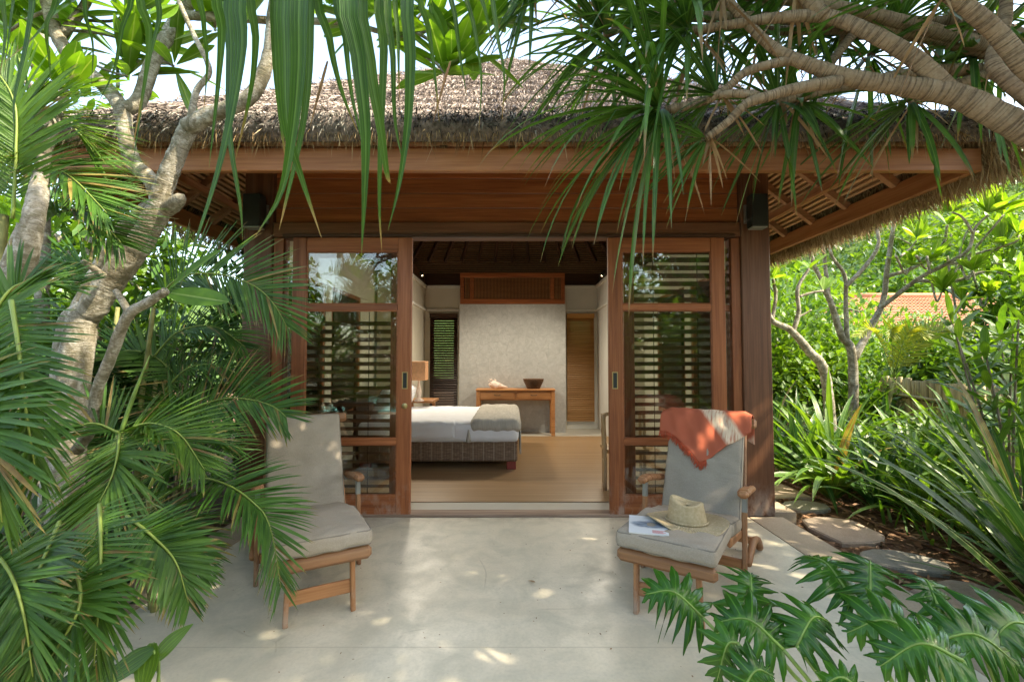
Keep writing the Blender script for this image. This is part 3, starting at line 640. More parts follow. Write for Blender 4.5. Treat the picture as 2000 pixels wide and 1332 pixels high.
P_('door_track', XL0 - .1, XR1 + .1, 4.198, 4.252, zat(463, 4.2), zat(463, 4.2) + .03, M['darkwood'])
# side walls of the house: timber below and above a row of glazed windows
for s in (-1, 1):
    x0, x1 = sorted((2.30 * s, 2.40 * s)); off = -.1 if s < 0 else 0; x0 += off; x1 += off
    P_('side_wall', x0, x1, 4.54, 9.4, .0, .62, M['wall']); P_('side_wall', x0, x1, 4.54, 9.4, 2.40, 3.05, M['wall'])
    for a, b in ((4.54, 4.72), (5.85, 6.05), (7.2, 9.4)): P_('side_wall', x0, x1, a, b, .623, 2.397, M['wall'])
    for a, b in ((4.72, 5.85), (6.05, 7.2)):
        wdw = thing_part('window'); xm = (x0 + x1) / 2
        boxobj('pane', xm - .003, xm + .003, a + .05, b - .05, .67, 2.35, M['glass'], wdw, .001)
        for q in ((a, a + .05, .62, 2.40), (b - .05, b, .62, 2.40)): boxobj('frame', xm - .04, xm + .04, q[0], q[1], q[2], q[3], M['door'], wdw)
        for q in ((.62, .67), (2.35, 2.40)): boxobj('frame', xm - .04, xm + .04, a + .05, b - .05, q[0], q[1], M['door_x'], wdw)
# back of the room
Yb = 9.4; zc = 2.95
XwL = (xat(840, 1.3, Yb), xat(893, 1.3, Yb)); XwR = (xat(1107, 1.3, Yb), xat(1160, 1.3, Yb)); zw1 = zat(616, Yb); zw0 = .17
for a, b, z0, z1 in ((-1.80, XwL[0], 0, zc), (XwL[1], XwR[0], 0, zc), (XwR[1], 1.76, 0, zc), (XwL[0], XwL[1], zw1, zc), (XwR[0], XwR[1], zw1, zc), (XwL[0], XwL[1], 0, zw0), (XwR[0], XwR[1], 0, zw0)):
    P_('back_wall', a, b, Yb, Yb + .12, z0 + .002, z1, M['wall_w'] if a > 1 else M['wall'], c=.001)
for s in (-1, 1):
    xx = -1.80 if s < 0 else 1.76
    P_('niche_wall', *sorted((xx, xx + s * .1)), 7.9, Yb + .12, .002, zc, M['wall'] if s < 0 else M['wall_w'], c=.002)
    P_('niche_wall', *sorted((xx + s * .103, s * 2.35)), 7.9, 8.0, .002, zc, M['wall'], c=.002)
    for z_, h_ in ((zc - .06, .06), (zat(606, Yb) - .02, .045)):
        P_('moulding', *sorted((xx - s * .04, xx - s * .001)), 7.9, Yb - .04, z_, z_ + h_, M['wall_w'])
for z_, h_ in ((zc - .06, .06), (zat(606, Yb) - .02, .045)):
    P_('moulding', -1.79, -1.05, Yb - .04, Yb - .001, z_, z_ + h_, M['wall_w']); P_('moulding', 1.07, 1.75, Yb - .04, Yb - .001, z_, z_ + h_, M['wall_w'])
def backwindow(X, blindmat, pitch, z0b, label, pull):
    wd = thing_part('window', label); a, b = X
    for q in ((a, a + .07, zw0, zw1), (b - .07, b, zw0, zw1)): boxobj('frame', q[0], q[1], Yb - .01, Yb + .07, q[2], q[3], M['darkwood'], wd)
    for q in ((zw0, zw0 + .05), (zw1 - .10, zw1)): boxobj('frame', a + .07, b - .07, Yb - .01, Yb + .07, q[0], q[1], M['darkwood'], wd)
    boxobj('pane', a + .07, b - .07, Yb + .08, Yb + .086, zw0 + .05, zw1 - .1, M['glass'], wd, .001)
    mb = MB(); z = z0b
    while z < zw1 - .08:
        f = 60 if z > pull else 66
        mb.beam((a + .0 , Yb - .035, z), (b - .0, Yb - .035, z), .05, .006, .001, up=(0, -math.sin(R(f)), math.cos(R(f)))); z += pitch
    o = mb.build('blind', blindmat, wd, smooth=False); o['kind'] = 'stuff'
    boxobj('blind_rail', a - .005, b + .005, Yb - .075, Yb - .012, zw1 - .06, zw1 + .03, blindmat, wd)
backwindow(XwL, M['darkwood'], .051, .3, 'narrow dark slatted window left of stone wall', 0)
backwindow(XwR, M['blind'], .045, .18, 'narrow window with amber bamboo blind right of stone wall', 1.35)
# stone feature wall: irregular stones, each its own piece
SWx0, SWx1 = xat(897, 1.4, 8.9), xat(1105, 1.4, 8.9); SWz1 = zat(594, 8.9)
sw = P_('stone_wall', SWx0 + .004, SWx1 - .004, 8.912, 9.1, .002, SWz1 - .002, M['coral']); sw['label'] = 'pale wall of irregular coral stones'
def voronoi(x0, x1, y0, y1, nx, ny, seed, gap):
    rs = np.random.RandomState(seed); pts = []
    for i in range(nx):
        for j in range(ny): pts.append((x0 + (i + .5 + rs.uniform(-.42, .42)) * (x1 - x0) / nx, y0 + (j + .5 + rs.uniform(-.42, .42)) * (y1 - y0) / ny))
    out = []
    for i, p in enumerate(pts):
        poly = [(x0, y0), (x1, y0), (x1, y1), (x0, y1)]
        for j, q in enumerate(pts):
            if i == j: continue
            dx, dy = q[0] - p[0], q[1] - p[1]; L = math.hypot(dx, dy)
            if L > .9: continue
            nx_, ny_ = dx / L, dy / L; c = nx_ * (p[0] + q[0]) / 2 + ny_ * (p[1] + q[1]) / 2 - gap / 2
            new = []
            for a, b in zip(poly, poly[1:] + poly[:1]):
                da, db = nx_ * a[0] + ny_ * a[1] - c, nx_ * b[0] + ny_ * b[1] - c
                if da <= 0: new.append(a)
                if da * db < 0: t = da / (da - db); new.append((a[0] + (b[0] - a[0]) * t, a[1] + (b[1] - a[1]) * t))
            poly = new
            if len(poly) < 3: break
        if len(poly) >= 3: out.append(poly)
    return out
for poly in voronoi(SWx0, SWx1, .003, SWz1, 11, 13, 3, .0014):
    n = len(poly); y1 = 8.911; y0 = 8.908 - RS.uniform(0, .0012); c = np.mean(poly, 0)
    vs = [(x, y1, z) for x, z in poly] + [(x, y0 + .001, z) for x, z in poly] + [(c[0] + (x - c[0]) * .985, y0, c[1] + (z - c[1]) * .985) for x, z in poly]
    b = MB(); b.add(vs, [np.array([[i, (i + 1) % n, n + (i + 1) % n, n + i] for i in range(n)]), np.array([[n + i, n + (i + 1) % n, 2 * n + (i + 1) % n, 2 * n + i] for i in range(n)]), np.array([list(range(2 * n, 3 * n))])])
    b.build('stone', M['coral'], sw, smooth=False)
# lattice panel over the stone wall
lp = thing_part('lattice_panel', 'dark timber lattice of upright bars over the stone wall'); lz0, lz1 = SWz1 + .003, zat(533, 8.9); a, b = SWx0 + .01, SWx1 - .01
for z0, z1 in ((lz0, lz0 + .10), (lz1 - .09, lz1)): boxobj('rail', a, b, 8.9, 8.97, z0, z1, M['board'], lp)
for x in (a, a + .19, b - .29, b - .08): boxobj('upright', x, x + .08, 8.905, 8.965, lz0 + .1, lz1 - .09, M['board'], lp)
x = a + .1; mb = MB()
while x < b - .03: mb.cbox(x, x + .012, 8.92, 8.95, lz0 + .1, lz1 - .09, .001); x += .028
o = mb.build('lattice_bar', M['table'], lp, smooth=False); o['kind'] = 'stuff'
boxobj('backing', a + .01, b - .01, 8.975, 8.99, lz0, lz1 - .01, M['darkwood'], lp)

# ---- roof
EX0, EX1, EY0, EY1 = -3.36, 3.36, 3.20, 10.2; zf0, zf1 = zat(334, 3.2), zat(289, 3.2); SL = .80
CX, CY = 0.0, (EY0 + EY1) / 2; HW = 3.36; HD = (EY1 - EY0) / 2; AZ = zf1 + SL * HD
P_('fascia', EX0, EX1, EY0, EY0 + .05, zf0, zf1, M['fascia'], c=.006); P_('fascia', EX0, EX1, EY1 - .05, EY1, zf0, zf1, M['fascia'])
for s in (-1, 1): P_('fascia', *sorted((s * 3.36, s * 3.31)), EY0 + .053, EY1 - .053, zf0 + .001, zf1, M['fascia_y'], c=.006)
def under(x, y): return zf1 - .02 + SL * min(HW - abs(x), (HD - abs(y - CY)))
# soffit and ceiling deck
dk = MB(); o_ = .05
cor = [(-HW + .05, EY0 + .05), (HW - .05, EY0 + .05), (HW - .05, EY1 - .05), (-HW + .05, EY1 - .05)]
vs = [(x, y, under(x, y) + .045) for x, y in cor] + [(0, CY, AZ + .04)]
dk.add(vs, [np.array([[0, 1, 4], [1, 2, 4], [2, 3, 4], [3, 0, 4]])]); dk.build('roof_deck', M['deck'], PV, smooth=False)
# right eave: reed battens along y, rafters across, purlin
for s in (1, -1):
    base = None; k = 0; x = 3.28
    while x > 2.15:
        ya, yb = EY0 + (HW - x) + .06, EY1 - (HW - x) - .06
        MB().tube([V(s * x, ya, under(x, CY) + .022), V(s * x, (ya + yb) / 2, under(x, CY) + .019), V(s * x, yb, under(x, CY) + .022)], .016, 6, 4).build('soffit_reed', M['reed'], PV); x -= .042
    for y in (3.33, 3.87, 4.44, 4.95, 5.45, 5.95, 6.5, 7.1, 7.8, 8.6):
        xi = max(2.1, HW - (y - EY0)) if y < 6 else 2.1
        if xi > 3.2: continue
        beamobj('rafter', (s * 3.31, y, under(3.31, CY) - .03), (s * xi, y, under(xi, CY) - .03), .055, .07, M['rafter'], PV)
    beamobj('purlin', (s * 3.035, EY0 + .3, under(3.035, CY) - .095), (s * 3.035, 9.6, under(3.035, CY) - .095), .055, .075, M['fascia_y'], PV)
    beamobj('hip_rafter', (s * (HW - .06), EY0 + .06, zf1 - .07), (s * .1, CY - .1, AZ - .16), .07, .12, M['rafter'], PV)
for k in range(22):   # front soffit reeds along x
    y = EY0 + .08 + k * .042; xx = HW - (y - EY0) - .06
    MB().tube([V(-xx, y, under(0, y) + .022), V(0, y, under(0, y) + .02), V(xx, y, under(0, y) + .022)], .016, 6, 4).build('soffit_reed', M['reed'], PV)
for k in range(11):
    x = -2.5 + k * .5
    beamobj('rafter', (x, EY0 + .05, under(0, EY0 + .05) - .03), (x, 4.20, under(0, 4.2) - .03), .055, .07, M['rafter'], PV)
# interior rafters (back slope and sides seen through the door)
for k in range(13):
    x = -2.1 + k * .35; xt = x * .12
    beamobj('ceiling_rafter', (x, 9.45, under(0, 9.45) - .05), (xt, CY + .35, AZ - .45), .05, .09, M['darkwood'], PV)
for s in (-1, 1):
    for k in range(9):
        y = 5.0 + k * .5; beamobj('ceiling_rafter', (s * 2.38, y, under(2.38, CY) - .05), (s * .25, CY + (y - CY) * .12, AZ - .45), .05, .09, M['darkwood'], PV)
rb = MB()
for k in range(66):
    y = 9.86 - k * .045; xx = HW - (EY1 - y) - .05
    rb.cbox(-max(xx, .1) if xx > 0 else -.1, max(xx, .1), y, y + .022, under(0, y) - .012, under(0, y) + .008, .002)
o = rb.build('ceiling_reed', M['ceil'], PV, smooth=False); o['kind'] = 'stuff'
P_('wall_plate', -2.45, 2.35, 9.42, 9.56, zc, zc + .25, M['darkwood']); 
for s in (-1, 1): P_('wall_plate', *sorted((s * 1.8, s * 2.42)), 7.9, 9.41, zc + .003, zc + .22, M['darkwood'])
# ---- thatch: core with thickness plus loose reed strands
def thatch():
    ov = .14; th = .15
    def top_z(x, y): return zf1 + .055 + th + SL * (min(HW - abs(x), HD - abs(y - CY)))
    b = MB(); n = 40
    # four slopes as grids in (edge coordinate, height) with rounded lower lip
    def side(fun, ov=.14):
        vs = []; I = {}
        rows = [(-ov * .55, -th - .02), (-ov, -.10), (-ov * 1.05, -.05), (-ov * .85, -.005), (-.04, .0)] + [(t, 0) for t in np.linspace(.1, HD, 26)]
        for i, (d, dz) in enumerate(rows):
            for j in range(n + 1):
                u = -1 + 2 * j / n; x, y = fun(d, u)
                z = zf1 + .055 + th + SL * d * (1 if d > 0 else .45) + dz
                if d > 0: z += .02 * math.sin(x * 7 + y * 5) + .015 * math.sin(x * 17 - y * 13)
                vs.append((x, y, z))
        m = n + 1
        fs = np.array([[i * m + j, i * m + j + 1, (i + 1) * m + j + 1, (i + 1) * m + j] for i in range(len(rows) - 1) for j in range(n)])
        b.add(vs, [fs])
    side(lambda d, u: (u * (HW - d * HW / HD), EY0 + d)); side(lambda d, u: (-u * (HW - d * HW / HD), EY1 - d))
    side(lambda d, u: (HW - d * HW / HD, CY + u * (HD - d)), .24); side(lambda d, u: (-HW + d * HW / HD, CY - u * (HD - d)))
    b.build('thatch_core', M['core'], PV)
    def strands(name, N, gen, mat, wd):
        a = [gen() for _ in range(N)]; p = np.array([q[0] for q in a]); d = np.array([q[1] for q in a]); L = np.array([q[2] for q in a])[:, None]; g = np.array([q[3] for q in a])[:, None]
        d = d / np.linalg.norm(d, axis=1, keepdims=True); sd = np.cross(d, RS.randn(N, 3)); sd /= np.linalg.norm(sd, axis=1, keepdims=True)
        W = (wd * (RS.rand(N, 1) * .9 + .55)); m1 = p + d * L * .55 - np.array([0, 0, 1]) * g * L * .25; e = p + d * L - np.array([0, 0, 1]) * g * L
        vs = np.stack([p - sd * W, p + sd * W, m1 + sd * W * .8, m1 - sd * W * .8, e], 1).reshape(-1, 3)
        I = np.arange(N)[:, None] * 5
        mb = MB(); mb.add(vs, [I + np.array([[0, 1, 2, 3]]), I + np.array([[3, 2, 4]])])
        o = mb.build(name, mat, PV, smooth=False); o['kind'] = 'stuff'
    sl_ = np.array([0, -1, -SL]); sl_ = sl_ / np.linalg.norm(sl_); nr = np.array([0, -SL, 1.]); nr /= np.linalg.norm(nr)
    rot = {'f': (1, 0), 'r': (0, 1), 'l': (0, -1)}
    def place(side, u, d):   # point on slope, u metres along, d metres in from eave
        if side == 'f': return np.array([u, EY0 + d, 0]), np.array([0, -1., 0])
        if side == 'r': return np.array([HW - d, CY + u, 0]), np.array([1., 0, 0])
        return np.array([-HW + d, CY + u, 0]), np.array([-1., 0, 0])
    def slope(side):
        def g():
            while 1:
                d = RS.uniform(-.05, HD); hw = (HW if side == 'f' else HD) - d
                if RS.rand() < hw / 3.4: break
            p, out = place(side, RS.uniform(-hw, hw), d); p[2] = zf1 + .055 + .15 + SL * d + RS.uniform(-.02, .02)
            dr = out + np.array([0, 0, -SL + RS.uniform(.05, .7)]) + RS.randn(3) * .3
            p[2] += .045 * (1 - (d / .27) % 1.0) ** 2
            if RS.rand() < .35: return p, out + np.array([0, 0, -SL + RS.uniform(.0, .25)]) + RS.randn(3) * .12, RS.uniform(.08, .17), RS.uniform(0, .1)
            return p, dr, RS.uniform(.025, .085), RS.uniform(0, .3)
        return g
    strands('thatch_reeds', 75000, slope('f'), M['thatch'], .0036); strands('thatch_reeds', 9000, slope('l'), M['thatch'], .005); strands('thatch_reeds', 9000, slope('r'), M['thatch'], .005)
    def edge(side):
        def g():
            d = -(.24 if side == 'r' else .14) * RS.rand() ** .5 + RS.uniform(-.02, .18) * (RS.rand() < .5); hw = (HW if side == 'f' else HD) + max(0, -d)
            p, out = place(side, RS.uniform(-hw, hw), d); p[2] = zf1 + .055 + RS.uniform(.02, .15) + SL * max(d, 0)
            return p, out * RS.uniform(.3, 1) + np.array([0, 0, RS.uniform(-.7, .15)]) + RS.randn(3) * .3, RS.uniform(.03, .085), RS.uniform(.1, .7)
        return g
    strands('thatch_edge', 15000, edge('f'), M['thatch_dark'], .004); strands('thatch_edge', 7000, edge('r'), M['thatch_dark'], .004); strands('thatch_edge', 5000, edge('l'), M['thatch_dark'], .004)
    def fringe(side):
        def g():
            d = RS.uniform(-.13, .0); hw = (HW if side == 'f' else HD) - d
            u = RS.uniform(-hw, hw); p, out = place(side, u, d); p[2] = zf1 + .055 + RS.uniform(-.01, .06)
            L = RS.uniform(.03, .095) * (1.9 if RS.rand() < .10 else 1)
            if side != 'f': L *= 1.5
            return p, out * RS.uniform(-.1, .45) + np.array([0, 0, -1]) + RS.randn(3) * .2, L, .1
        return g
    strands('thatch_fringe', 8000, fringe('f'), M['thatch_tan'], .0028); strands('thatch_fringe', 16000, fringe('r'), M['thatch_tan'], .0032); strands('thatch_fringe', 5000, fringe('l'), M['thatch_tan'], .0032)
    # bundled underside of the right eave, outside the fascia
    def lip(side):
        def g():
            hw = HD + .1; u = RS.uniform(-hw, hw); d = -RS.uniform(.0, .26); p, out = place(side, u, d); p[2] = zf1 - .10 + RS.uniform(-.03, .14) + d * .1
            return p, out * RS.uniform(-.15, .7) + np.array([0, 0, -.9]) + RS.randn(3) * .2, RS.uniform(.05, .19), .15
        return g
    strands('thatch_lip', 26000, lip('r'), M['thatch_tan'], .0034)
    strands('thatch_lip', 4000, lip('l'), M['thatch_tan'], .0034)
thatch()

# ================================================================== THINGS ON AND IN THE HOUSE
def wall_lamp(x0, x1, label):
    t = thing('wall_lamp', label, 'wall lamp', ((x0 + x1) / 2, Yp, 2.7), group='box lamps on the front posts')
    z0, z1 = zat(445, 4.14), zat(379, 4.14)
    boxobj('body', x0, x1, 4.12, 4.225, z0 + .012, z1, M['black'], t, .008); boxobj('lens', x0 + .008, x1 - .008, 4.126, 4.22, z0, z0 + .012, M['black_cap'], t, .002)
    boxobj('back_plate', x0 - .012 if x0 > 0 else x0 + .02, x1 - .02 if x0 > 0 else x1 + .012, 4.227, 4.259, z0 + .07, z1 - .07, M['steel'], t)
wall_lamp(xat(1468, 2.8, 4.13), xat(1500, 2.8, 4.13), 'black box wall lamp on the right front post')
wall_lamp(xat(474, 2.8, 4.13), xat(509, 2.8, 4.13), 'black box wall lamp on the left front post behind hanging leaves')
# interior spotlights (lit in the photograph)
for i, (px, lab) in enumerate(((824, 'small lit spotlight under the dark ceiling left of the lattice'), (1176, 'small lit spotlight under the dark ceiling right of the lattice'))):
    p = at(px, 537, 7.85); t = thing('spotlight', lab, 'spotlight', p, group='lit ceiling spotlights')
    aim = V(.2, 6.9, .2) if i == 0 else V(-.2, 7.0, .2); d = (aim - p).normalized()
    q = d.to_track_quat('Z', 'Y').to_matrix().to_4x4(); q.translation = p
    b = MB(); b.lathe([(.0, -.06), (.03, -.06), (.032, .03), (.028, .03), (.024, .01)], seg=16); o = b.build('can', M['black'], t, local=True); o.matrix_parent_inverse = wm(t).inverted(); o.matrix_basis = q
    nt_ = NT('spot_bulb'); em = nt_.n('Emission'); em.inputs[0].default_value = (1, .72, .42, 1); em.inputs[1].default_value = 6; mm = nt_.done(em)
    b = MB(); b.lathe([(.0, .014), (.012, .013), (.02, .008)], seg=12); o = b.build('bulb', mm, t, local=True); o.matrix_parent_inverse = wm(t).inverted(); o.matrix_basis = q
    ld = bpy.data.lights.new('spotlight_light', 'SPOT'); ld.energy = 40; ld.spot_size = R(140); ld.spot_blend = .8; ld.shadow_soft_size = .22; ld.color = (1, .97, .93)
    lo = bpy.data.objects.new('spotlight_light', ld); COL.objects.link(lo); lo.location = p + d * .05; lo.rotation_euler = (-d).to_track_quat('Z', 'Y').to_euler(); attach(lo, t)
# bed
bt = thing('bed', 'wide bed with woven wicker base and white mattress in the room', 'bed', (-.95, 6.9, 0))
bx0, bx1, by0, by1 = -1.98, .07, 5.90, 7.75
boxobj('base', bx0, bx1, by0, by1, .115, .36, M['wicker'], bt, .02); boxobj('base_rim', bx0 - .006, bx1 + .006, by0 - .006, by1 + .006, .345, .368, M['wicker'], bt, .008)
for x, y in ((bx1 - .14, by0 + .01), (bx1 - .14, by1 - .13), (bx0 + .02, by0 + .01), (bx0 + .02, by1 - .13)): boxobj('leg', x, x + .12, y, y + .12, .014, .114, M['red_leg'], bt, .006)
mb = MB(); mb.rbox((bx1 - bx0 + .04, by1 - by0 + .04, .27), .09, ((bx0 + bx1) / 2, (by0 + by1) / 2, .485), (30, 24, 5), puff=.03, wr=.005); mb.build('mattress', M['white'], bt)
mb = MB(); mb.rbox((.9, by1 - by0 + .06, .24), .07, (-1.15, (by0 + by1) / 2, .505), (16, 24, 5), puff=.03, wr=.006); mb.build('folded_sheet', M['white'], bt)
boxobj('headboard', bx0 - .07, bx0 - .03, by0, by1, .014, 1.0, M['darkwood'], bt)
rn = MB(); rn.rbox((.66, by1 - by0 + .075, .16), .07, (-.215, (by0 + by1) / 2, .575), (16, 24, 3), puff=.035, wr=.007)
rt = tag(rn.build('bed_runner', M['runner']), 'beige grey woven runner with tassel laid across the foot of bed', 'bed runner')
mb = MB(); mb.cbox(.10, .118, by0 + .05, by1 - .1, .2, .60, .008); mb.build('side_drop', M['runner'], rt, smooth=False)
tp = V(-.555, by0 - .035, .50)
mb = MB(); mb.lathe([(.004, .03), (.014, .02), (.012, .0), (.02, -.03), (.03, -.10), (.033, -.13), (.0, -.128)], tp, 12); mb.build('tassel', M['runner'], rt)
for k, (y, dx) in enumerate(((6.35, 0), (7.2, .0))):
    mb = MB(); m = Matrix.Translation((-1.72 + dx, y, .80)) @ Matrix.Rotation(R(-68), 4, 'Y'); mb.rbox((.48, .68, .15), .07, (0, 0, 0), (10, 12, 3), M=m, puff=.05)
    tag(mb.build('pillow', M['white']), 'white pillow at the bed head nearest the doorway' if k == 0 else 'white pillow at the bed head farther from the doorway', 'pillow', 'pillows on the bed')
# bedside table and lamp
lt = thing('table_lamp', 'lamp with square orange cloth shade beside the bed', 'lamp', (-1.55, 7.82, .56))
lp_ = at(822, 724, 7.55)
b = MB(); b.cbox(lp_.x - .16, lp_.x + .10, 7.42, 7.68, lp_.z - .155, lp_.z + .155, .006); b.build('shade', M['lampshade'], lt, smooth=False)
b = MB(); b.lathe([(.08, .0), (.085, .02), (.03, .05), (.045, .16), (.02, .28), (.012, .42)], (lp_.x - .03, 7.55, lp_.z - .5), 16); b.build('base', M['shell'], lt)
bs = thing('bedside_table', 'small wooden bedside table under the orange shaded lamp', 'table', (lp_.x, 7.55, 0)); 
boxobj('top', lp_.x - .25, lp_.x + .2, 7.32 + .0, 7.85, lp_.z - .545, lp_.z - .502, M['table'], bs)
bs.location = (lp_.x, 7.9, 0)
for dx in (-.22, .15):
    for dy in (7.78, 7.80): pass
    boxobj('leg', lp_.x + dx, lp_.x + dx + .045, 7.79, 7.84, .014, lp_.z - .546, M['table'], bs)
# console table
tx0, tx1, ty0, ty1 = xat(930, .8, 8.48), xat(1084, .8, 8.48), 8.48, 8.86; tz = zat(760, 8.48)
ct = thing('console_table', 'wooden console table with two drawers against the pale stone wall', 'table', ((tx0 + tx1) / 2, 8.67, 0))
boxobj('top', tx0 - .01, tx1 + .01, ty0 - .01, ty1, tz - .03, tz, M['table'], ct, .008)
boxobj('apron', tx0 + .02, tx1 - .02, ty0 + .02, ty1 - .02, tz - .21, tz - .031, M['table'], ct)
xm = (tx0 + tx1) / 2
for a, b in ((tx0 + .08, xm - .025), (xm + .025, tx1 - .08)):
    dr = boxobj('drawer', a, b, ty0 + .006, ty0 + .019, tz - .185, tz - .045, M['table'], ct, .005)
    MB().tube([V((a + b) / 2 - .05, ty0 + .004, tz - .10), V((a + b) / 2 - .04, ty0 - .014, tz - .115), V((a + b) / 2 + .04, ty0 - .014, tz - .115), V((a + b) / 2 + .05, ty0 + .004, tz - .10)], .006, 6).build('pull', M['black'], dr)
for x in (tx0, tx1 - .07):
    for y in (ty0, ty1 - .07): boxobj('leg', x, x + .07, y, y + .065, .007, tz - .031, M['table'], ct, .006)
# conch shell
sc_ = thing('conch_shell', 'pale spiked conch shell on the console table', 'shell', (xat(972, .95, 8.62), 8.62, tz))
b = MB(); cx = sc_.location.x; vs = []
n, m = 26, 14
for i in range(n):
    t = i / (n - 1); r = .012 + .105 * math.sin(math.pi * min(1, t * 1.05) ** .75) ** 1.1 * (1 - .55 * t)
    for j in range(m):
        a = 2 * math.pi * j / m; rr = r * (1 + .22 * max(0, math.sin(a * 2 + t * 16)) ** 3 * (1 if t < .6 else .3))
        vs.append((cx - .17 + .36 * t, 8.62 + rr * math.cos(a), tz + .085 - .055 * t + rr * .82 * math.sin(a)))
b.add(vs, [np.array([[i * m + j, i * m + (j + 1) % m, (i + 1) * m + (j + 1) % m, (i + 1) * m + j] for i in range(n - 1) for j in range(m)])]); b.build('shell_body', M['shell'], sc_)
b = MB()
for k in range(6):
    a = k * .75 + .4; q = V(cx - .14 + k * .022, 8.62 - .06 * math.cos(a), tz + .10 + .06 * abs(math.sin(a))); b.tube([q, q + V(-.035, -.02 * math.cos(a), .035)], [.014, .003], 6, 3)
b.build('spike', M['shell'], sc_)
# bowl basket
bk = thing('woven_basket', 'round dark brown woven basket on the console table', 'basket', (xat(1042, .95, 8.62), 8.62, tz))
b = MB(); prof = [(0, .0), (.115, .002), (.13, .02), (.16, .10), (.19, .165), (.20, .17), (.20, .185), (.185, .185), (.17, .16), (.14, .06), (.0, .04)]
b.lathe(prof, bk.location, 28); b.build('bowl', M['basket'], bk)
b = MB()
for k in range(6): b.lathe([(.137 + .0105 * k, .03 + .022 * k), (.1415 + .0105 * k, .036 + .022 * k), (.139 + .0105 * k, .044 + .022 * k)], bk.location, 28)
b.build('weave_band', M['basket'], bk)
# folded rattan chair edge at the right of the doorway
fc = thing('folding_chair', 'light bamboo chair seen edge on beside the right sliding door', 'chair', (1.2, 5.4, 0))
M['cane_w'] = wood('cane_wood', (.34, .19, .08), (.48, .30, .14), (.6, .42, .23), 'z', .5)
def chair_edge():
    x = xat(1181, .5, 5.0)
    MB().tube([V(x, 5.0, .014), V(x + .005, 5.0, .4), V(x - .008, 5.0, .78), V(x + .02, 5.02, .83)], .022, 8).build('leg', M['cane_w'], fc)
    MB().tube([V(x + .05, 5.3, .014), V(x + .045, 5.3, .45), V(x + .04, 5.32, .8)], .02, 8).build('leg', M['cane_w'], fc)
    MB().tube([V(x + .02, 5.02, .83), V(x + .2, 5.05, .84), V(x + .45, 5.1, .83)], .02, 8).build('rail', M['cane_w'], fc)
    MB().tube([V(x + .46, 5.08, .014), V(x + .46, 5.1, .83)], .02, 8).build('leg', M['cane_w'], fc)
    MB().tube([V(x + .5, 5.38, .014), V(x + .5, 5.4, .8)], .02, 8).build('leg', M['cane_w'], fc)
    boxobj('seat', x + .025, x + .5, 5.04, 5.4, .40, .44, M['cane_w'], fc)
    MB().tube([V(x + .01, 5.01, .12), V(x + .045, 5.3, .3)], .012, 6).build('brace', M['cane_w'], fc)
chair_edge()

# ================================================================== DECK CHAIRS  (local: x across, +y towards the back, s = distance from the front edge)
def deck_chair(loc, rz, label):
    t = thing('deck_chair', label, 'deck chair', loc, rz, 'wooden deck chairs on the terrace'); L = dict(local=True)
    def bm(n, a, b, w_, h_, mat, up=(0, 0, 1), c=.008): return beamobj(n, a, b, w_, h_, mat, t, c, up, True)
    # front leg-rest: rounded rail, legs, lower stretcher
    mb = MB(); mb.beam((-.265, .045, .335), (.265, .045, .335), .05, .075, .022); mb.build('front_rail', M['teak'], t, False, True)
    for s in (-1, 1):
        bm('leg', (s * .165, .075, .298), (s * .175, .095, 0), .026, .042, M['teak_z'], up=(0, 1, 0), c=.005)
        bm('side_rail', (s * .225, .05, .36), (s * .225, .60, .335), .026, .055, M['teak_y'])
        bm('side_rail', (s * .25, .55, .33), (s * .25, 1.10, .22), .026, .055, M['teak_y'])
        # arm leg, bracket, arm
        bm('leg', (s * .315, .68, .0), (s * .315, .745, .475), .028, .05, M['teak_z'], up=(0, 1, 0), c=.006)
        bm('bracket', (s * .315, .742, .47), (s * .315, .752, .565), .031, .04, M['steel'], up=(0, 1, 0), c=.003)
        a = MB(); pts = [(.66, .592), (.70, .597), (.80, .588), (.95, .56), (1.08, .53), (1.2, .51)]; ws = [.05, .075, .075, .062, .055, .05]
        for k in range(5): a.beam((s * .315, pts[k][0], pts[k][1]), (s * .315, pts[k + 1][0] + .004, pts[k + 1][1]), (ws[k] + ws[k + 1]) / 2, .045, .016)
        a.build('arm', M['teak_y'], t, False, True)
        bm('back_stile', (s * .275, 1.03, .20), (s * .255, 1.40, .93), .028, .05, M['teak_z'], up=(0, 1, 0))
        mb = MB(); mb.tube([V(s * .335, .70, .17), V(s * .335, 1.0, .20), V(s * .335, 1.30, .12), V(s * .335, 1.43, .02)], [.020, .024, .026, .026], 8); mb.build('rear_leg', M['teak_y'], t, True, True)
    bm('stretcher', (-.162, .09, .145), (.162, .09, .145), .02, .075, M['teak'], c=.004)
    bm('stretcher', (-.30, .70, .16), (.30, .70, .16), .024, .06, M['teak'], c=.004)
    bm('stretcher', (-.33, 1.38, .08), (.33, 1.38, .08), .024, .05, M['teak'], c=.004)
    for k in range(10):
        y = .10 + k * .1; z = .366 - .045 * (y - .05) if y < .56 else .345 - .2 * (y - .55); bm('slat', (-.25, y, z + .012), (.25, y, z + .012), .05, .014, M['teak'], c=.003)
    for k in range(6):
        f = .1 + k * .14; bm('back_slat', (-.25, 1.03 + .37 * f, .2 + .73 * f), (.25, 1.03 + .37 * f, .2 + .73 * f), .014, .05, M['teak'], c=.003, up=(0, .42, .9))
    mb = MB(); mb.beam((-.335, 1.405, .945), (.335, 1.405, .945), .04, .075, .018, up=(0, .42, .9)); mb.build('top_rail', M['teak'], t, False, True)
    return t
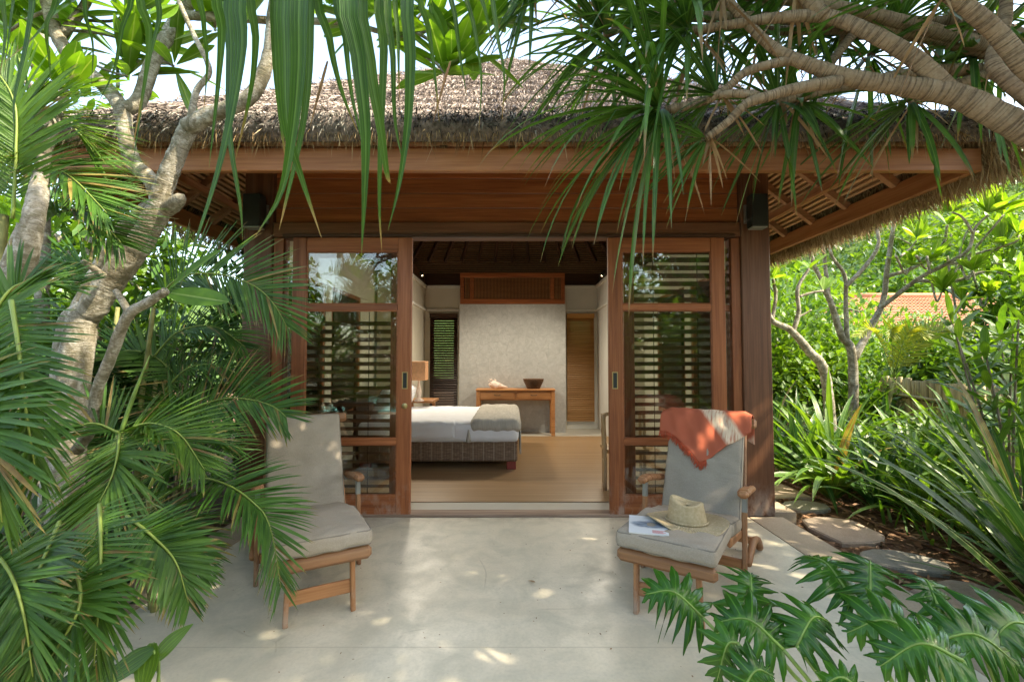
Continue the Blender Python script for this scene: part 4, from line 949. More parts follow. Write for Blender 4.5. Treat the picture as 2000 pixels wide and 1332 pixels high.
def cushion(loc, rz, label):
    t = thing('chair_cushion', label, 'cushion', loc, rz, 'taupe lounger cushions')
    def pad(n, a, b, T, W):
        a = Vector((0, *a)); b = Vector((0, *b)); d = (b - a); Ln = d.length; d.normalize(); xx = Vector((1, 0, 0)); zz = xx.cross(d)
        m = Matrix.Translation((a + b) / 2 + zz * T / 2) @ Matrix((xx, d, zz)).transposed().to_4x4()
        mb = MB(); mb.rbox((W, Ln, T), .026, (0, 0, 0), (30, 34, 4), M=m, puff=.018, wr=.0035); o = mb.build(n, M['canvas'], t, True, True)
        for s in (1, -1):
            hw, hl, hz = W / 2 - .008, Ln / 2 - .008, s * (T / 2 - .006); rr = .02; P = []
            for cx_, cy_, a0 in ((hw - rr, hl - rr, 0), (-hw + rr, hl - rr, 90), (-hw + rr, -hl + rr, 180), (hw - rr, -hl + rr, 270)):
                for q in (0, 45, 90): P.append(m @ Vector((cx_ + rr * math.cos(R(a0 + q)), cy_ + rr * math.sin(R(a0 + q)), hz)))
            Q = []
            for i in range(12):
                a_, b_ = P[i], P[(i + 1) % 12]; Q.append(a_)
                if i % 3 == 2: Q += [a_.lerp(b_, f_) for f_ in (.03, .25, .5, .75, .97)]
            P = Q + [P[0]]; pm = MB(); pm.tube(P, .0042, 5, 96, cap=False); pm.build('piping', M['piping'], o, True, True)
    pad('leg_pad', (.0, .386), (.575, .365), .085, .53)
    pad('seat_pad', (.58, .352), (1.04, .252), .085, .53)
    pad('back_pad', (1.012, .30), (1.352, .965), .07, .53)
    return t
LC = (V(-1.02, 2.50, 0), R(29)); RC = (V(.80, 2.46, 0), R(-33))
deck_chair(LC[0], LC[1], 'wooden deck chair with bare taupe cushion beside the palms on the left'); cushion(LC[0], LC[1], 'taupe canvas lounger cushion dappled with sun on the left chair')
deck_chair(RC[0], RC[1], 'wooden deck chair on the right carrying a throw, hat and magazine'); cushion(RC[0], RC[1], 'taupe canvas lounger cushion under the hat on the right chair')
MR = Matrix.Translation(RC[0]) @ Matrix.Rotation(RC[1], 4, 'Z')
# throw blanket over the right backrest
def throw():
    top_y, top_z = 1.40, .985; fd = np.array([0, -.455, -.89])   # down the front of the back pad
    fn = np.array([0, -.89, .455]); nu, nv = 44, 40; us = np.linspace(-.335, .315, nu)
    def vmax(u): return float(np.interp(u, [-.335, -.30, -.20, -.10, -.02, .06, .16, .25, .315], [.24, .255, .31, .40, .49, .44, .345, .28, .20]))
    b = MB(); vs = []; uv = []
    for u in us:
        m = vmax(u)
        for j in range(nv):
            v = -.22 + (m + .22) * j / (nv - 1)
            wv = .011 * math.sin(u * 34 + v * 9) * min(1, max(0, v + .05) * 5) + .006 * math.sin(u * 61 - v * 25)
            sag = .03 * max(0, abs(u) - .27)
            if v > .09: p = np.array([u, 1.270, 1.030]) + fd * (v - .09) + fn * wv
            else:
                K = [-.30, -.07, -.02, .03, .065, .09]; p = np.array([u, np.interp(v, K, [1.475, 1.462, 1.43, 1.36, 1.305, 1.270]), np.interp(v, K, [.72, .955, 1.012, 1.044, 1.046, 1.030]) + .3 * wv])
            if abs(u) > .27: p[2] -= (abs(u) - .27) * .5
            vs.append(p); uv.append((u, v))
    fs = np.array([[i * nv + j, (i + 1) * nv + j, (i + 1) * nv + j + 1, i * nv + j + 1] for i in range(nu - 1) for j in range(nv - 1)])
    # gently smooth across the joins
    A = np.array(vs).reshape(nu, nv, 3)
    for _ in range(3): A[:, 1:-1] = (A[:, :-2] + 2 * A[:, 1:-1] + A[:, 2:]) / 4
    b.add(A.reshape(-1, 3), [fs], uv); b2 = MB(); b2.v = b.v; b2.f = b.f; b2.uv = b.uv; b2.n = b.n
    t = b.build('throw_blanket', M['throw'], None); t.matrix_basis = MR
    sm = t.modifiers.new('thick', 'SOLIDIFY'); sm.thickness = .006; sm.offset = 1
    tag(t, 'rust orange tie dyed throw with fringe draped over the right chair back', 'throw')
    fr = MB()
    for i in range(0, 230):
        u = RS.uniform(-.335, .03); k = (u + .335) / .65 * (nu - 1); i0 = int(k); p = A[i0, -1] + (A[min(i0 + 1, nu - 1), -1] - A[i0, -1]) * (k - i0)
        d = fd + np.array([RS.uniform(-.25, .35), 0, 0]) + fn * RS.uniform(-.05, .15); L = RS.uniform(.035, .06)
        fr.tube([p, p + d * L * .5 + RS.randn(3) * .003, p + d * L + RS.randn(3) * .006], [.0022, .0022, .0012], 4, 3)
    fr.build('fringe', M['fringe'], t, True, True)['kind'] = 'stuff'
throw()
# straw hat and magazine on the leg pad
hz = .473
ht = thing('straw_hat', 'woven straw hat with wide wavy brim on the right chair cushion', 'hat', MR @ V(.05, .345, hz), RC[1])
def hat():
    n = 30; b = MB(); prof = []
    for k in range(n):
        r = .205 - .115 * k / (n - 1); prof.append((r, .006 + .0035 * (k % 2) + .018 * (1 - abs(k / n - .45) * 2) * 0))
    def wob(q, th):
        r = math.hypot(q[0], q[1]); e = max(0, (r - .09) / .115); q = q.copy(); q[0] *= 1.12
        q[2] += e * e * (.020 * math.sin(2 * th + .4) + .010 * math.sin(3 * th + 2)) + e * .006 + .002; return q
    b.lathe(prof, seg=56, wob=wob); b.build('brim', M['straw'], ht, True, True).modifiers.new('t', 'SOLIDIFY').thickness = .004
    b = MB(); prof = []
    for k in range(26):
        t = k / 25; prof.append(((.100 - .018 * t + .002 * (k % 2)), .006 + .115 * t))
    prof += [(.078, .127), (.072, .129), (.062, .122), (.05, .112), (.025, .108), (.001, .107)]
    def wob2(q, th):
        q = q.copy(); q[0] *= 1.12; f = max(0, min(1, (q[2] - .05) / .08)); q[2] += f * .012 * math.cos(2 * th) - f * .010 * math.cos(th); q[1] *= 1 - .10 * f; return q
    b.lathe(prof, seg=48, wob=wob2); b.build('crown', M['straw'], ht, True, True).modifiers.new('t', 'SOLIDIFY').thickness = .004
    b = MB(); pts = [V(.104 * 1.12 * math.cos(a), .104 * math.sin(a), .02) for a in np.linspace(0, 6.283, 25)]; b.tube(pts, .006, 6, 48, cap=False); b.build('band', M['straw'], ht, True, True)
hat()
mg = thing('magazine', 'white magazine with grey blue cover picture lying under the hat brim', 'magazine', MR @ V(-.125, .165, .4755), RC[1] + R(18))
mb = MB(); mb.cbox(-.105, .105, -.14, .14, 0, .006, .001); mb.build('pages', M['paper'], mg, False, True)
mb = MB(); mb.add([(-.106, -.141, .0072), (.106, -.141, .0072), (.106, .141, .0072), (-.106, .141, .0072)], [np.array([[0, 1, 2, 3]])]); mb.build('cover', M['mag'], mg, False, True)
mb = MB(); red = plain('cover_red_print', (.5, .12, .12), .4)
for k in range(4): mb.cbox(.02, .09 - .012 * (k % 2), -.09 - k * .012, -.084 - k * .012, .0075, .0079, .0001)
mb.build('cover_lines', red, mg, False, True)
# ================================================================== VEGETATION
def U(a, b): return RS.uniform(a, b)
def NP(v): return np.array(v, float)
def leafobj(parent, mat, base, d, L, w, droop=.8, n=8, prof='strap', fold=.3, up=(0, 0, 1), name='leaf', twist=0):
    mb = MB(); mb.arc_leaf(base, d, L, w, droop, n, prof, fold, up, twist); return mb.build(name, mat, parent)
def hemi(axis, spread):
    a = nrm(NP(axis)); t = nrm(np.cross(a, (.3, .5, .8))); b = np.cross(a, t); th = U(0, 6.283); ph = math.acos(1 - U(0, 1) * (1 - math.cos(spread)))
    return a * math.cos(ph) + (t * math.cos(th) + b * math.sin(th)) * math.sin(ph)
# ---- palm frond: rachis through points, leaflets both sides
def frond(parent, pts, leaf, mat, N=(0, -.6, .8), n=44, wd=.026, droop=.7, t0=.1, a0=68, a1=22, lift=.25, name='frond', rr=.007):
    mb = MB(); m = 24; C = catmull([NP(p) for p in pts], m); T = np.gradient(C, axis=0); T /= np.linalg.norm(T, axis=1, keepdims=True); N = NP(N); n = int(n * 1.5)
    s_ = np.tile([-1., 1.], n); t = t0 + (1 - t0) * (np.repeat(np.arange(n), 2) + .5 * (s_ > 0) + RS.uniform(-.15, .15, 2 * n)) / n; t = np.clip(t, 0, .995)
    f = t * m; i = np.minimum(f.astype(int), m - 1); p = C[i] + (C[i + 1] - C[i]) * (f - i)[:, None]; tt = T[i]; sd = np.cross(tt, N); sd /= np.linalg.norm(sd, axis=1, keepdims=True); no = np.cross(sd, tt)
    a = np.radians(a0 + (a1 - a0) * t + RS.uniform(-5, 5, 2 * n))[:, None]
    d = sd * s_[:, None] * np.sin(a) + tt * np.cos(a) + no * (lift + RS.uniform(-.1, .1, (2 * n, 1)))
    keep = RS.rand(2 * n) > .05; L = .84 * leaf * (.42 + .62 * np.sin(np.pi * np.minimum(1, t * .86 + .12)) ** .9) * RS.uniform(.86, 1.1, 2 * n)
    L = L * np.where(RS.rand(2 * n) < .06, RS.uniform(.35, .8, 2 * n), 1)
    mb.arc_leaves(p, d, L, (.43 * wd + .0015) * (.7 + .5 * np.sin(np.pi * t)), droop * RS.uniform(.6, 1.5, 2 * n), 5, 'strap', .45, up=no)
    o = mb.build(name, mat, parent)
    r = MB(); r.tube(list(C[::3] + nrm(N) * .010), np.linspace(rr, rr * .25, len(C[::3])), 6, 24); r.build('rachis', M['rachis'], o)
    return o
def cane(parent, a, b, r=.018): MB().tube([a, (Vector(a) + Vector(b)) / 2 + V(U(-.05, .05), U(-.05, .05), 0), b], [r * 1.2, r, r * .7], 7).build('stem', M['cane'], parent)
def frond_px(parent, pl, leaf, mat=None, N=(0, -.75, .6), **k):
    return frond(parent, [at(*p) for p in pl], leaf, mat or M['areca'], N, **k)
# palms on the left, front to back
def Pm(name, label, loc): return thing(name, label, 'palm', loc, group='palms left of the terrace')
pa = Pm('areca_palm', 'feathery palm with large hanging frond at the left picture edge', (-1.75, 1.35, GZ))
frond_px(pa, [(28, 590, 1.35), (42, 680, 1.30), (55, 790, 1.25), (78, 935, 1.28)], .27, n=40, wd=.018, droop=.5, lift=.12, N=(.1, -1, .35), t0=.0)
frond_px(pa, [(-60, 760, 1.4), (-20, 640, 1.4), (40, 560, 1.45), (150, 560, 1.5)], .23, n=34, N=(.2, -.6, .8))
frond_px(pa, [(-120, 700, 1.3), (-60, 760, 1.25), (-10, 880, 1.2), (10, 1020, 1.25)], .27, n=34, N=(.2, -1, .4))
cane(pa, (-1.8, 1.4, GZ), at(10, 640, 1.4)); 
pb = Pm('areca_palm', 'low palm with broad frond drooping toward the terrace floor at left', (-1.95, 1.75, GZ))
frond_px(pb, [(198, 985, 1.75), (201, 1080, 1.62), (197, 1180, 1.55), (188, 1300, 1.55)], .28, n=40, wd=.019, droop=.55, lift=.15, N=(.0, -.9, .55), t0=.02)
frond_px(pb, [(-30, 1060, 1.5), (20, 1110, 1.45), (52, 1200, 1.4), (70, 1320, 1.4)], .28, n=40, wd=.019, droop=.5, N=(0, -.9, .5))
frond_px(pb, [(120, 1020, 1.7), (90, 1090, 1.6), (60, 1160, 1.5), (10, 1240, 1.45)], .27, n=36, N=(0, -.7, .7))
frond_px(pb, [(250, 1010, 1.85), (300, 1050, 1.8), (345, 1100, 1.8), (370, 1180, 1.8)], .23, n=36, N=(0, -.6, .8))
frond_px(pb, [(150, 1100, 1.6), (160, 1180, 1.5), (120, 1260, 1.45), (60, 1340, 1.4)], .27, n=36, N=(0, -.7, .7), mat=M['areca'])
cane(pb, (-1.95, 1.8, GZ), at(198, 990, 1.75))
pc = Pm('areca_palm', 'bright green palm with upright spear in the middle of the left bed', (-2.25, 2.3, GZ))
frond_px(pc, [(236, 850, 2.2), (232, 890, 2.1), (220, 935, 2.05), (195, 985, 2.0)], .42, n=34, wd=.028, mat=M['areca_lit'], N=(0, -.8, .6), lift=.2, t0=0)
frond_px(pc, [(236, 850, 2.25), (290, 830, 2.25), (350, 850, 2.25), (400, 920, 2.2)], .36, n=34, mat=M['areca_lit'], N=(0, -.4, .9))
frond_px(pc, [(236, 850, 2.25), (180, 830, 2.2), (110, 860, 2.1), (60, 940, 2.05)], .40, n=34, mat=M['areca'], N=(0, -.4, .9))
MB().tube([at(234, 850, 2.25), at(262, 770, 2.25), at(292, 695, 2.25)], [.010, .009, .002], 6).build('spear_leaf', M['stem'], pc)
cane(pc, (-2.2, 2.3, GZ), at(236, 852, 2.25), .03)
pd = Pm('areca_palm', 'palm whose long frond arches over the left chair cushion', (-2.1, 2.7, GZ))
frond_px(pd, [(300, 985, 2.5), (378, 940, 2.42), (440, 948, 2.35), (492, 982, 2.3), (528, 1030, 2.25), (549, 1150, 2.22)], .36, n=46, wd=.023, droop=.8, N=(0, -.35, .93), lift=.3)
frond_px(pd, [(290, 960, 2.55), (330, 880, 2.6), (390, 850, 2.6), (470, 880, 2.6)], .34, n=36, N=(0, -.3, .95))
frond_px(pd, [(290, 980, 2.5), (340, 1010, 2.4), (370, 1060, 2.35), (385, 1120, 2.35)], .3, n=34, N=(0, -.5, .85))
cane(pd, (-2.05, 2.7, GZ), at(300, 985, 2.5)); cane(pd, (-2.1, 2.72, GZ), at(290, 960, 2.55))
pe = Pm('areca_palm', 'tall palm spreading fans of leaflets before the left front post', (-2.6, 3.3, GZ))
frond_px(pe, [(300, 600, 3.0), (345, 548, 3.0), (405, 535, 3.0), (472, 548, 2.95), (526, 582, 2.9), (562, 640, 2.9)], .52, n=42, wd=.028, droop=.4, N=(0, -.95, .35), lift=.1)
frond_px(pe, [(315, 850, 3.0), (345, 822, 3.0), (402, 790, 2.95), (458, 778, 2.9), (526, 790, 2.85), (560, 815, 2.8)], .46, n=42, wd=.028, droop=.4, N=(0, -.95, .35), lift=.1)
frond_px(pe, [(300, 700, 3.1), (350, 650, 3.1), (420, 640, 3.1), (480, 680, 3.1)], .4, n=34, N=(0, -.6, .7), mat=M['areca'])
frond_px(pe, [(310, 780, 3.1), (370, 720, 3.1), (440, 720, 3.1), (500, 760, 3.1)], .36, n=34, N=(0, -.6, .7), mat=M['areca'])
for q in ((300, 600, 3.0), (315, 850, 3.0), (305, 740, 3.1)): cane(pe, (-2.65 + U(-.1, .1), 3.3, GZ), at(*q))
pf = Pm('areca_palm', 'palm with sunlit arching fronds high at the left edge before the roof', (-2.3, 1.9, GZ))
frond_px(pf, [(-20, 420, 2.0), (10, 300, 2.0), (60, 200, 2.05), (180, 190, 2.1)], .40, n=40, wd=.024, N=(.1, -.6, .8), mat=M['areca_lit'])
frond_px(pf, [(28, 430, 1.9), (34, 300, 1.9), (30, 200, 1.92), (-20, 120, 1.95)], .38, n=36, N=(.3, -.9, .3), mat=M['areca_lit'])
frond_px(pf, [(20, 330, 2.1), (70, 320, 2.1), (140, 350, 2.1), (210, 420, 2.1)], .42, n=40, N=(0, -.5, .85), mat=M['areca'])
frond_px(pf, [(0, 250, 2.2), (70, 230, 2.2), (140, 250, 2.25), (190, 310, 2.3)], .40, n=36, N=(0, -.4, .9), mat=M['areca_lit'])
frond_px(pf, [(60, 470, 2.2), (110, 420, 2.2), (180, 420, 2.2), (240, 480, 2.2)], .42, n=36, N=(0, -.6, .75), mat=M['areca'])
cane(pf, (-2.25, 1.95, GZ), at(5, 420, 2.0), .03)
pg = Pm('areca_palm', 'dark palm deep in the bed behind the pale forked trunk', (-3.2, 3.4, GZ))
for k in range(12):
    a = U(0, 6.28); px = U(130, 420); py = U(420, 960); b = at(px, py, 3.2); d = V(math.cos(a) * .45, -.15, U(.0, .35))
    frond(pg, [b, b + d * .5 + V(0, 0, .12), b + d + V(0, 0, .05), b + d * 1.4 + V(0, 0, -.2)], .38, M['areca'] if k % 3 else M['dark'], (0, -.6, .8), n=30, wd=.03)
cane(pg, (-3.2, 3.4, GZ), at(230, 600, 3.2)); cane(pg, (-2.9, 3.4, GZ), at(330, 700, 3.2))

# ---- left frangipani (plumeria)
def rosette(parent, p, axis, n, L, w, mat, spread=1.35, droop=.5, prof='ell', nseg=7, fold=.18):
    for k in range(n):
        d = hemi(axis, spread); leafobj(parent, mat, NP(p) + d * .02, d, L * U(.7, 1.1), w * U(.8, 1.1), droop, nseg, prof, fold, up=nrm(NP(axis) * .6 + NP((0, 0, .9))))
def limb(parent, pl, rad, name='branch', mat='bark', seg=12, bump=.10, world=False):
    P = [V(*p) for p in pl] if world else [at(*p) for p in pl]; rad = [r_ * (.78 if mat == 'pbark' else .76) for r_ in rad]
    L = sum((P[i + 1] - P[i]).length for i in range(len(P) - 1)); return MB().tube(P, rad, seg, max(8, int(L / .03)), bump, ring=.07 if mat == 'pbark' else .05).build(name, M[mat], parent)
pl = thing('plumeria_tree', 'pale grey forked frangipani tree rising in front of the roof at left', 'tree', at(150, 900, 2.62))
pl.location.z = GZ
B0 = V(at(120, 800, 2.6).x, 2.62, GZ)
tr_ = [tuple(B0)] + [tuple(at(*q)) for q in ((150, 690, 2.60), (185, 595, 2.6), (255, 500, 2.58), (305, 420, 2.55), (322, 360, 2.52), (352, 285, 2.5), (372, 243, 2.48))]
limb(pl, tr_, [0.1118, 0.0989, 0.0903, 0.086, 0.0791, 0.0645, 0.0585, 0.0619], 'trunk', world=True, seg=14)
tr2 = [tuple(B0 + V(-.1, .03, 0))] + [tuple(at(*q)) for q in ((130, 690, 2.63), (165, 600, 2.63), (235, 470, 2.62), (290, 415, 2.58), (330, 405, 2.54), (352, 388, 2.5), (359, 381, 2.49))]
limb(pl, tr2, [0.086, 0.0817, 0.0774, 0.0731, 0.0731, 0.06, 0.04, .008], 'trunk', world=True, seg=14)
limb(pl, [(312, 395, 2.55), (298, 355, 2.55), (262, 320, 2.57), (246, 268, 2.58), (238, 215, 2.58), (205, 170, 2.57), (140, 113, 2.55), (108, 60, 2.52), (88, -20, 2.5)], [0.0602, 0.0585, 0.0533, 0.0516, 0.0533, 0.0533, 0.0499, 0.0447, 0.043])
limb(pl, [(242, 215, 2.58), (272, 195, 2.62), (300, 118, 2.65), (332, 62, 2.66), (368, 5, 2.66), (400, -60, 2.66)], [.05, .052, .052, .05, .05, .045])
limb(pl, [(366, 250, 2.48), (412, 224, 2.46), (488, 190, 2.44), (524, 115, 2.44), (534, 35, 2.44), (545, -40, 2.44)], [.066, .055, .05, .046, .044, .04])
limb(pl, [(371, 240, 2.48), (384, 178, 2.47), (409, 138, 2.46), (380, 72, 2.45), (352, 10, 2.44), (335, -40, 2.44)], [.026, .022, .019, .017, .016, .015])
limb(pl, [(540, 45, 2.44), (600, 42, 2.46), (680, 46, 2.5), (770, 68, 2.52), (840, 60, 2.55)], [.032, .026, .02, .017, .013])
limb(pl, [(810, 62, 2.53), (845, 85, 2.55), (880, 130, 2.55)], [.013, .012, .011])
limb(pl, [(800, 110, 2.5), (845, 120, 2.5), (870, 145, 2.5)], [.010, .010, .009], 'twig')
limb(pl, [(360, 30, 2.66), (430, 34, 2.66), (520, 40, 2.6)], [.035, .032, .028])
limb(pl, [(120, 70, 2.54), (160, 20, 2.55), (180, -20, 2.56)], [.034, .03, .028])
limb(pl, [(140, 60, 2.6), (190, 65, 2.65), (255, 80, 2.7)], [.012, .011, .010], 'twig')
limb(pl, [(165, 40, 2.6), (215, 42, 2.65), (260, 30, 2.7)], [.012, .011, .010], 'twig')
limb(pl, [(180, 125, 2.57), (215, 140, 2.62), (250, 150, 2.66)], [.010, .009, .009], 'twig')
for q, n in (((255, 80, 2.7), 9), ((260, 28, 2.7), 9), ((250, 150, 2.66), 9), ((352, 8, 2.44), 7), ((840, 60, 2.55), 11), ((882, 135, 2.55), 11), ((870, 148, 2.5), 8), ((400, -50, 2.66), 10), ((545, -40, 2.5), 9), ((180, -20, 2.56), 9), ((90, -25, 2.5), 9), ((760, 65, 2.55), 6), ((450, 10, 2.7), 8), ((340, 130, 2.75), 8), ((300, 30, 2.8), 9), ((230, 110, 2.8), 8), ((420, 60, 2.8), 8), ((830, 20, 2.6), 9), ((920, 90, 2.65), 8), ((640, 15, 2.62), 8), ((715, 45, 2.6), 8), ((760, 5, 2.65), 9), ((960, 40, 2.7), 8), ((20, 60, 2.6), 8), ((130, 90, 2.75), 8)):
    rosette(pl, at(*q), (U(-.3, .3), -.3, U(-.1, .7)), n + 3, .34, .088, M['plum'], 1.6)
for a_, b_ in (((360, 20, 2.66), (300, 30, 2.8)), ((230, 170, 2.6), (230, 110, 2.8)), ((420, 34, 2.66), (420, 60, 2.8)), ((300, 120, 2.65), (340, 130, 2.75)), ((800, 64, 2.53), (830, 20, 2.6)), ((880, 130, 2.55), (920, 90, 2.65)), ((620, 42, 2.48), (640, 15, 2.62)), ((690, 48, 2.5), (715, 45, 2.6)), ((750, 64, 2.52), (760, 5, 2.65)), ((920, 90, 2.65), (960, 40, 2.7)), ((95, 20, 2.5), (20, 60, 2.6)), ((150, 120, 2.56), (130, 90, 2.75))): limb(pl, [a_, tuple((NP(a_) + NP(b_)) / 2 + NP((0, -4, 0))), b_], [.013, .011, .010], 'twig')
# low side branch with a single big leaf
limb(pl, [(150, 880, 2.35), (178, 835, 2.3), (190, 762, 2.25), (212, 708, 2.2), (238, 640, 2.15), (256, 610, 2.12), (290, 590, 2.1), (324, 568, 2.08)], [.035, .034, .032, .032, .031, .03, .027, .024])
limb(pl, [(252, 612, 2.12), (240, 590, 2.13), (226, 568, 2.15)], [.022, .02, .017], 'twig'); limb(pl, [(200, 540, 2.5), (182, 524, 2.45), (160, 510, 2.4)], [.03, .022, .016], 'twig')
a, b = at(334, 572, 2.08), at(446, 590, 2.0)
mb = MB(); C = catmull([a, (a + b) / 2 + V(0, 0, .0), b], 10); t = np.linspace(0, 1, 11); mb.ribbon(C, .105 * np.sin(np.pi * np.clip(t * .93 + .06, 0, 1)) ** .6, (0, -.8, .55), .1); mb.build('leaf', M['plum'], pl)
leafobj(pl, M['plum'], at(324, 566, 2.08), (.02, -.1, 1), .09, .022, .1, 6, 'ell')
leafobj(pl, M['plum'], at(326, 568, 2.08), (.7, .1, .65), .30, .07, .3, 7, 'ell', up=(-.3, -.9, .3))
# second trunk at left edge
p2 = thing('plumeria_tree', 'bent pale grey trunk cut by the left picture edge', 'tree', (-2.2, 1.75, GZ))
limb(p2, [(-160, 900, 1.9), (-90, 690, 1.88), (-5, 585, 1.85), (38, 530, 1.83), (56, 470, 1.82), (72, 395, 1.85), (88, 300, 2.0), (130, 180, 2.2)], [.075, .07, .062, .055, .052, .045, .03, .022], 'trunk')
limb(p2, [(5, 560, 1.84), (30, 490, 1.83), (48, 440, 1.84)], [.04, .038, .03])
rosette(p2, at(130, 180, 2.2), (-.2, -.2, 1), 10, .3, .08, M['plum'])
p2b = thing('plumeria_tree', 'slim pale trunk standing upright behind the palms far left', 'tree', (at(80, 700, 3.6).x, 3.6, GZ))
limb(p2b, [tuple(p2b.location), tuple(at(84, 500, 3.6)), tuple(at(78, 180, 3.6)), tuple(at(84, 80, 3.6)), tuple(at(92, -40, 3.6))], [.07, .06, .05, .045, .04], 'trunk', world=True)
for q in ((30, 120, 3.4), (50, 160, 3.3), (92, -30, 3.6), (30, 60, 3.3), (140, 150, 3.8)): rosette(p2b, at(*q), (0, -.3, .7), 11, .33, .09, M['plum'])
for q in ((30, 120, 3.4), (50, 160, 3.3), (30, 60, 3.3), (140, 150, 3.8)): limb(p2b, [tuple(at(80, 190, 3.6)), tuple(at((q[0] + 80) / 2, q[1] + 40, 3.5)), tuple(at(*q))], [.025, .02, .015], world=True)

# ---- pandanus on the right: ringed branches and strap rosettes
pn = thing('pandanus_tree', 'big screw pine with ringed branches and drooping strap leaves at upper right', 'tree', (3.4, 1.75, GZ))
limb(pn, [(3.45, 1.7, GZ), (3.3, 1.75, 1.0), (2.95, 1.85, 1.9), tuple(at(2060, 285, 2.0)), tuple(at(1960, 232, 2.05)), tuple(at(1860, 185, 2.1)), tuple(at(1755, 168, 2.15)), tuple(at(1650, 150, 2.2)), tuple(at(1545, 113, 2.25)), tuple(at(1500, 85, 2.27)), tuple(at(1454, 40, 2.3)), tuple(at(1412, -10, 2.3))],
     [0.119, 0.1105, 0.0935, 0.0782, 0.0731, 0.0646, 0.0553, 0.0493, 0.0374, 0.0323, 0.0306, 0.0289], 'trunk', 'pbark', 14, .04, True)
limb(pn, [(1870, 195, 2.1), (1790, 118, 2.12), (1702, 66, 2.15), (1615, 33, 2.2), (1510, 36, 2.25), (1440, 47, 2.3), (1352, 60, 2.35)], [0.0527, 0.0485, 0.0442, 0.0391, 0.0323, 0.0289, 0.0255], 'branch', 'pbark', 12, .04)
limb(pn, [(1550, 118, 2.25), (1515, 124, 2.26), (1457, 141, 2.28), (1415, 176, 2.3), (1370, 200, 2.32), (1300, 216, 2.35)], [0.0306, 0.0289, 0.0281, 0.0272, 0.0272, 0.0289], 'branch', 'pbark', 12, .04)
limb(pn, [(1640, 160, 2.2), (1562, 172, 2.2), (1496, 190, 2.2), (1457, 204, 2.22), (1422, 238, 2.25), (1380, 270, 2.3)], [.042, .035, .032, .029, .026, .024], 'branch', 'pbark', 12, .04)
limb(pn, [(1480, 188, 2.21), (1440, 183, 2.25), (1400, 187, 2.3)], [.026, .025, .022], 'branch', 'pbark', 10, .04)
limb(pn, [(1610, 32, 2.2), (1585, 8, 2.2), (1555, -30, 2.2)], [.045, .042, .04], 'branch', 'pbark', 10, .04)
limb(pn, [(2080, 200, 1.9), (2000, 128, 1.9), (1947, 65, 1.9), (1895, 20, 1.9), (1845, -20, 1.9)], [0.051, 0.0467, 0.0442, 0.0425, 0.0408], 'branch', 'pbark', 12, .04)
limb(pn, [(2060, 230, 2.0), (1985, 172, 2.05), (1945, 135, 2.08), (1940, 100, 2.1), (1962, 50, 2.1), (1966, -20, 2.1)], [0.0467, 0.0425, 0.0382, 0.034, 0.0323, 0.0323], 'branch', 'pbark', 12, .04)
CNT = [0]
def pand(parent, p, axis, n, L=.8, w=.034, spread=1.5, droop=1.1, dead=4, mat='pand', clear=.75):
    for k in range(n):
        d = hemi(axis, spread); LL = L * U(.6, 1.1)
        e = NP(p) + d * LL * .8
        if np.linalg.norm(e - NP((0, 0, CAMH))) < clear: continue
        leafobj(parent, M[mat], NP(p) + d * .03, d, LL, w * U(.6, .95), droop * U(.6, 1.5), 9, 'strap', .35, twist=U(-.5, .5)); CNT[0] += 1
    for k in range(dead):
        d = hemi(-NP(axis) * .3 + NP((0, 0, -.8)), .9); leafobj(parent, M['dry'], NP(p) - NP(axis) * .04, d, L * U(.35, .7), w * .55, .9, 7, 'strap', .5, name='dry_leaf', twist=U(-2, 2))
pand(pn, at(1290, 216, 2.35), (-.75, -.25, -.1), 62, 1.0, .034, 1.2, 1.5, 5); pand(pn, at(1345, 60, 2.36), (-.8, -.2, .1), 48, .95, .034, 1.25, 1.3, 4)
pand(pn, at(1380, 272, 2.32), (-.5, .1, -.05), 18, .5, .028, 1.2, 1.0, 7); pand(pn, at(1405, -15, 2.3), (-.4, -.1, .6), 36, .8, .034, 1.5, 1.0, 4)
pand(pn, at(1555, -35, 2.2), (0, 0, 1), 26, .8, .034, 1.7, 1.0, 4); pand(pn, at(1400, 187, 2.32), (-.6, .3, .2), 30, .6, .03, 1.3, 1.1, 4)
pand(pn, at(1840, -25, 1.9), (-.2, 0, 1), 28, .8, .034, 1.6, 1.1, 3); pand(pn, at(1966, -30, 2.1), (.1, 0, 1), 28, .8, .034, 1.7, 1.1, 3)
# farther screw pine whose fans fill the space behind the branches
pq = thing('pandanus_tree', 'screw pine behind, its leaf fans filling the gap above the right eave', 'tree', (4.6, 2.4, GZ))
limb(pq, [(4.6, 2.4, GZ), (4.4, 2.45, 1.5), (3.9, 2.6, 2.8), (3.3, 2.7, 3.3)], [.12, .11, .09, .07], 'trunk', 'pbark', 12, .04, True)
def tob(q):
    p = at(*q); limb(pq, [(3.6, 2.65, 3.05), tuple((V(3.6, 2.65, 3.05) + p) / 2 + V(0, .0, .15)), tuple(p)], [.06, .045, .035], 'branch', 'pbark', 9, .04, True); return p
for q, ax, n, L in (((1640, 70, 2.85), (-.5, -.1, .2), 24, .8), ((1760, 40, 2.8), (-.2, -.2, .3), 22, .8), ((1900, 110, 2.75), (-.3, -.3, -.1), 24, .8), ((1520, 200, 2.7), (-.6, .0, -.1), 20, .75), ((1480, 60, 2.8), (-.5, -.2, .3), 24, .85), ((1250, 30, 2.7), (-.5, -.2, .2), 26, .95), ((1120, -40, 2.6), (-.4, -.3, .4), 24, .9), ((1780, 200, 2.65), (-.6, -.1, -.3), 18, .7)):
    pand(pq, tob(q), ax, int(n * 1.6), L, .038, 1.5, 1.1, 3)
pq2 = thing('pandanus_tree', 'screw pine leaf fans in the top middle right before the roof slope', 'tree', (5.2, 1.6, GZ))
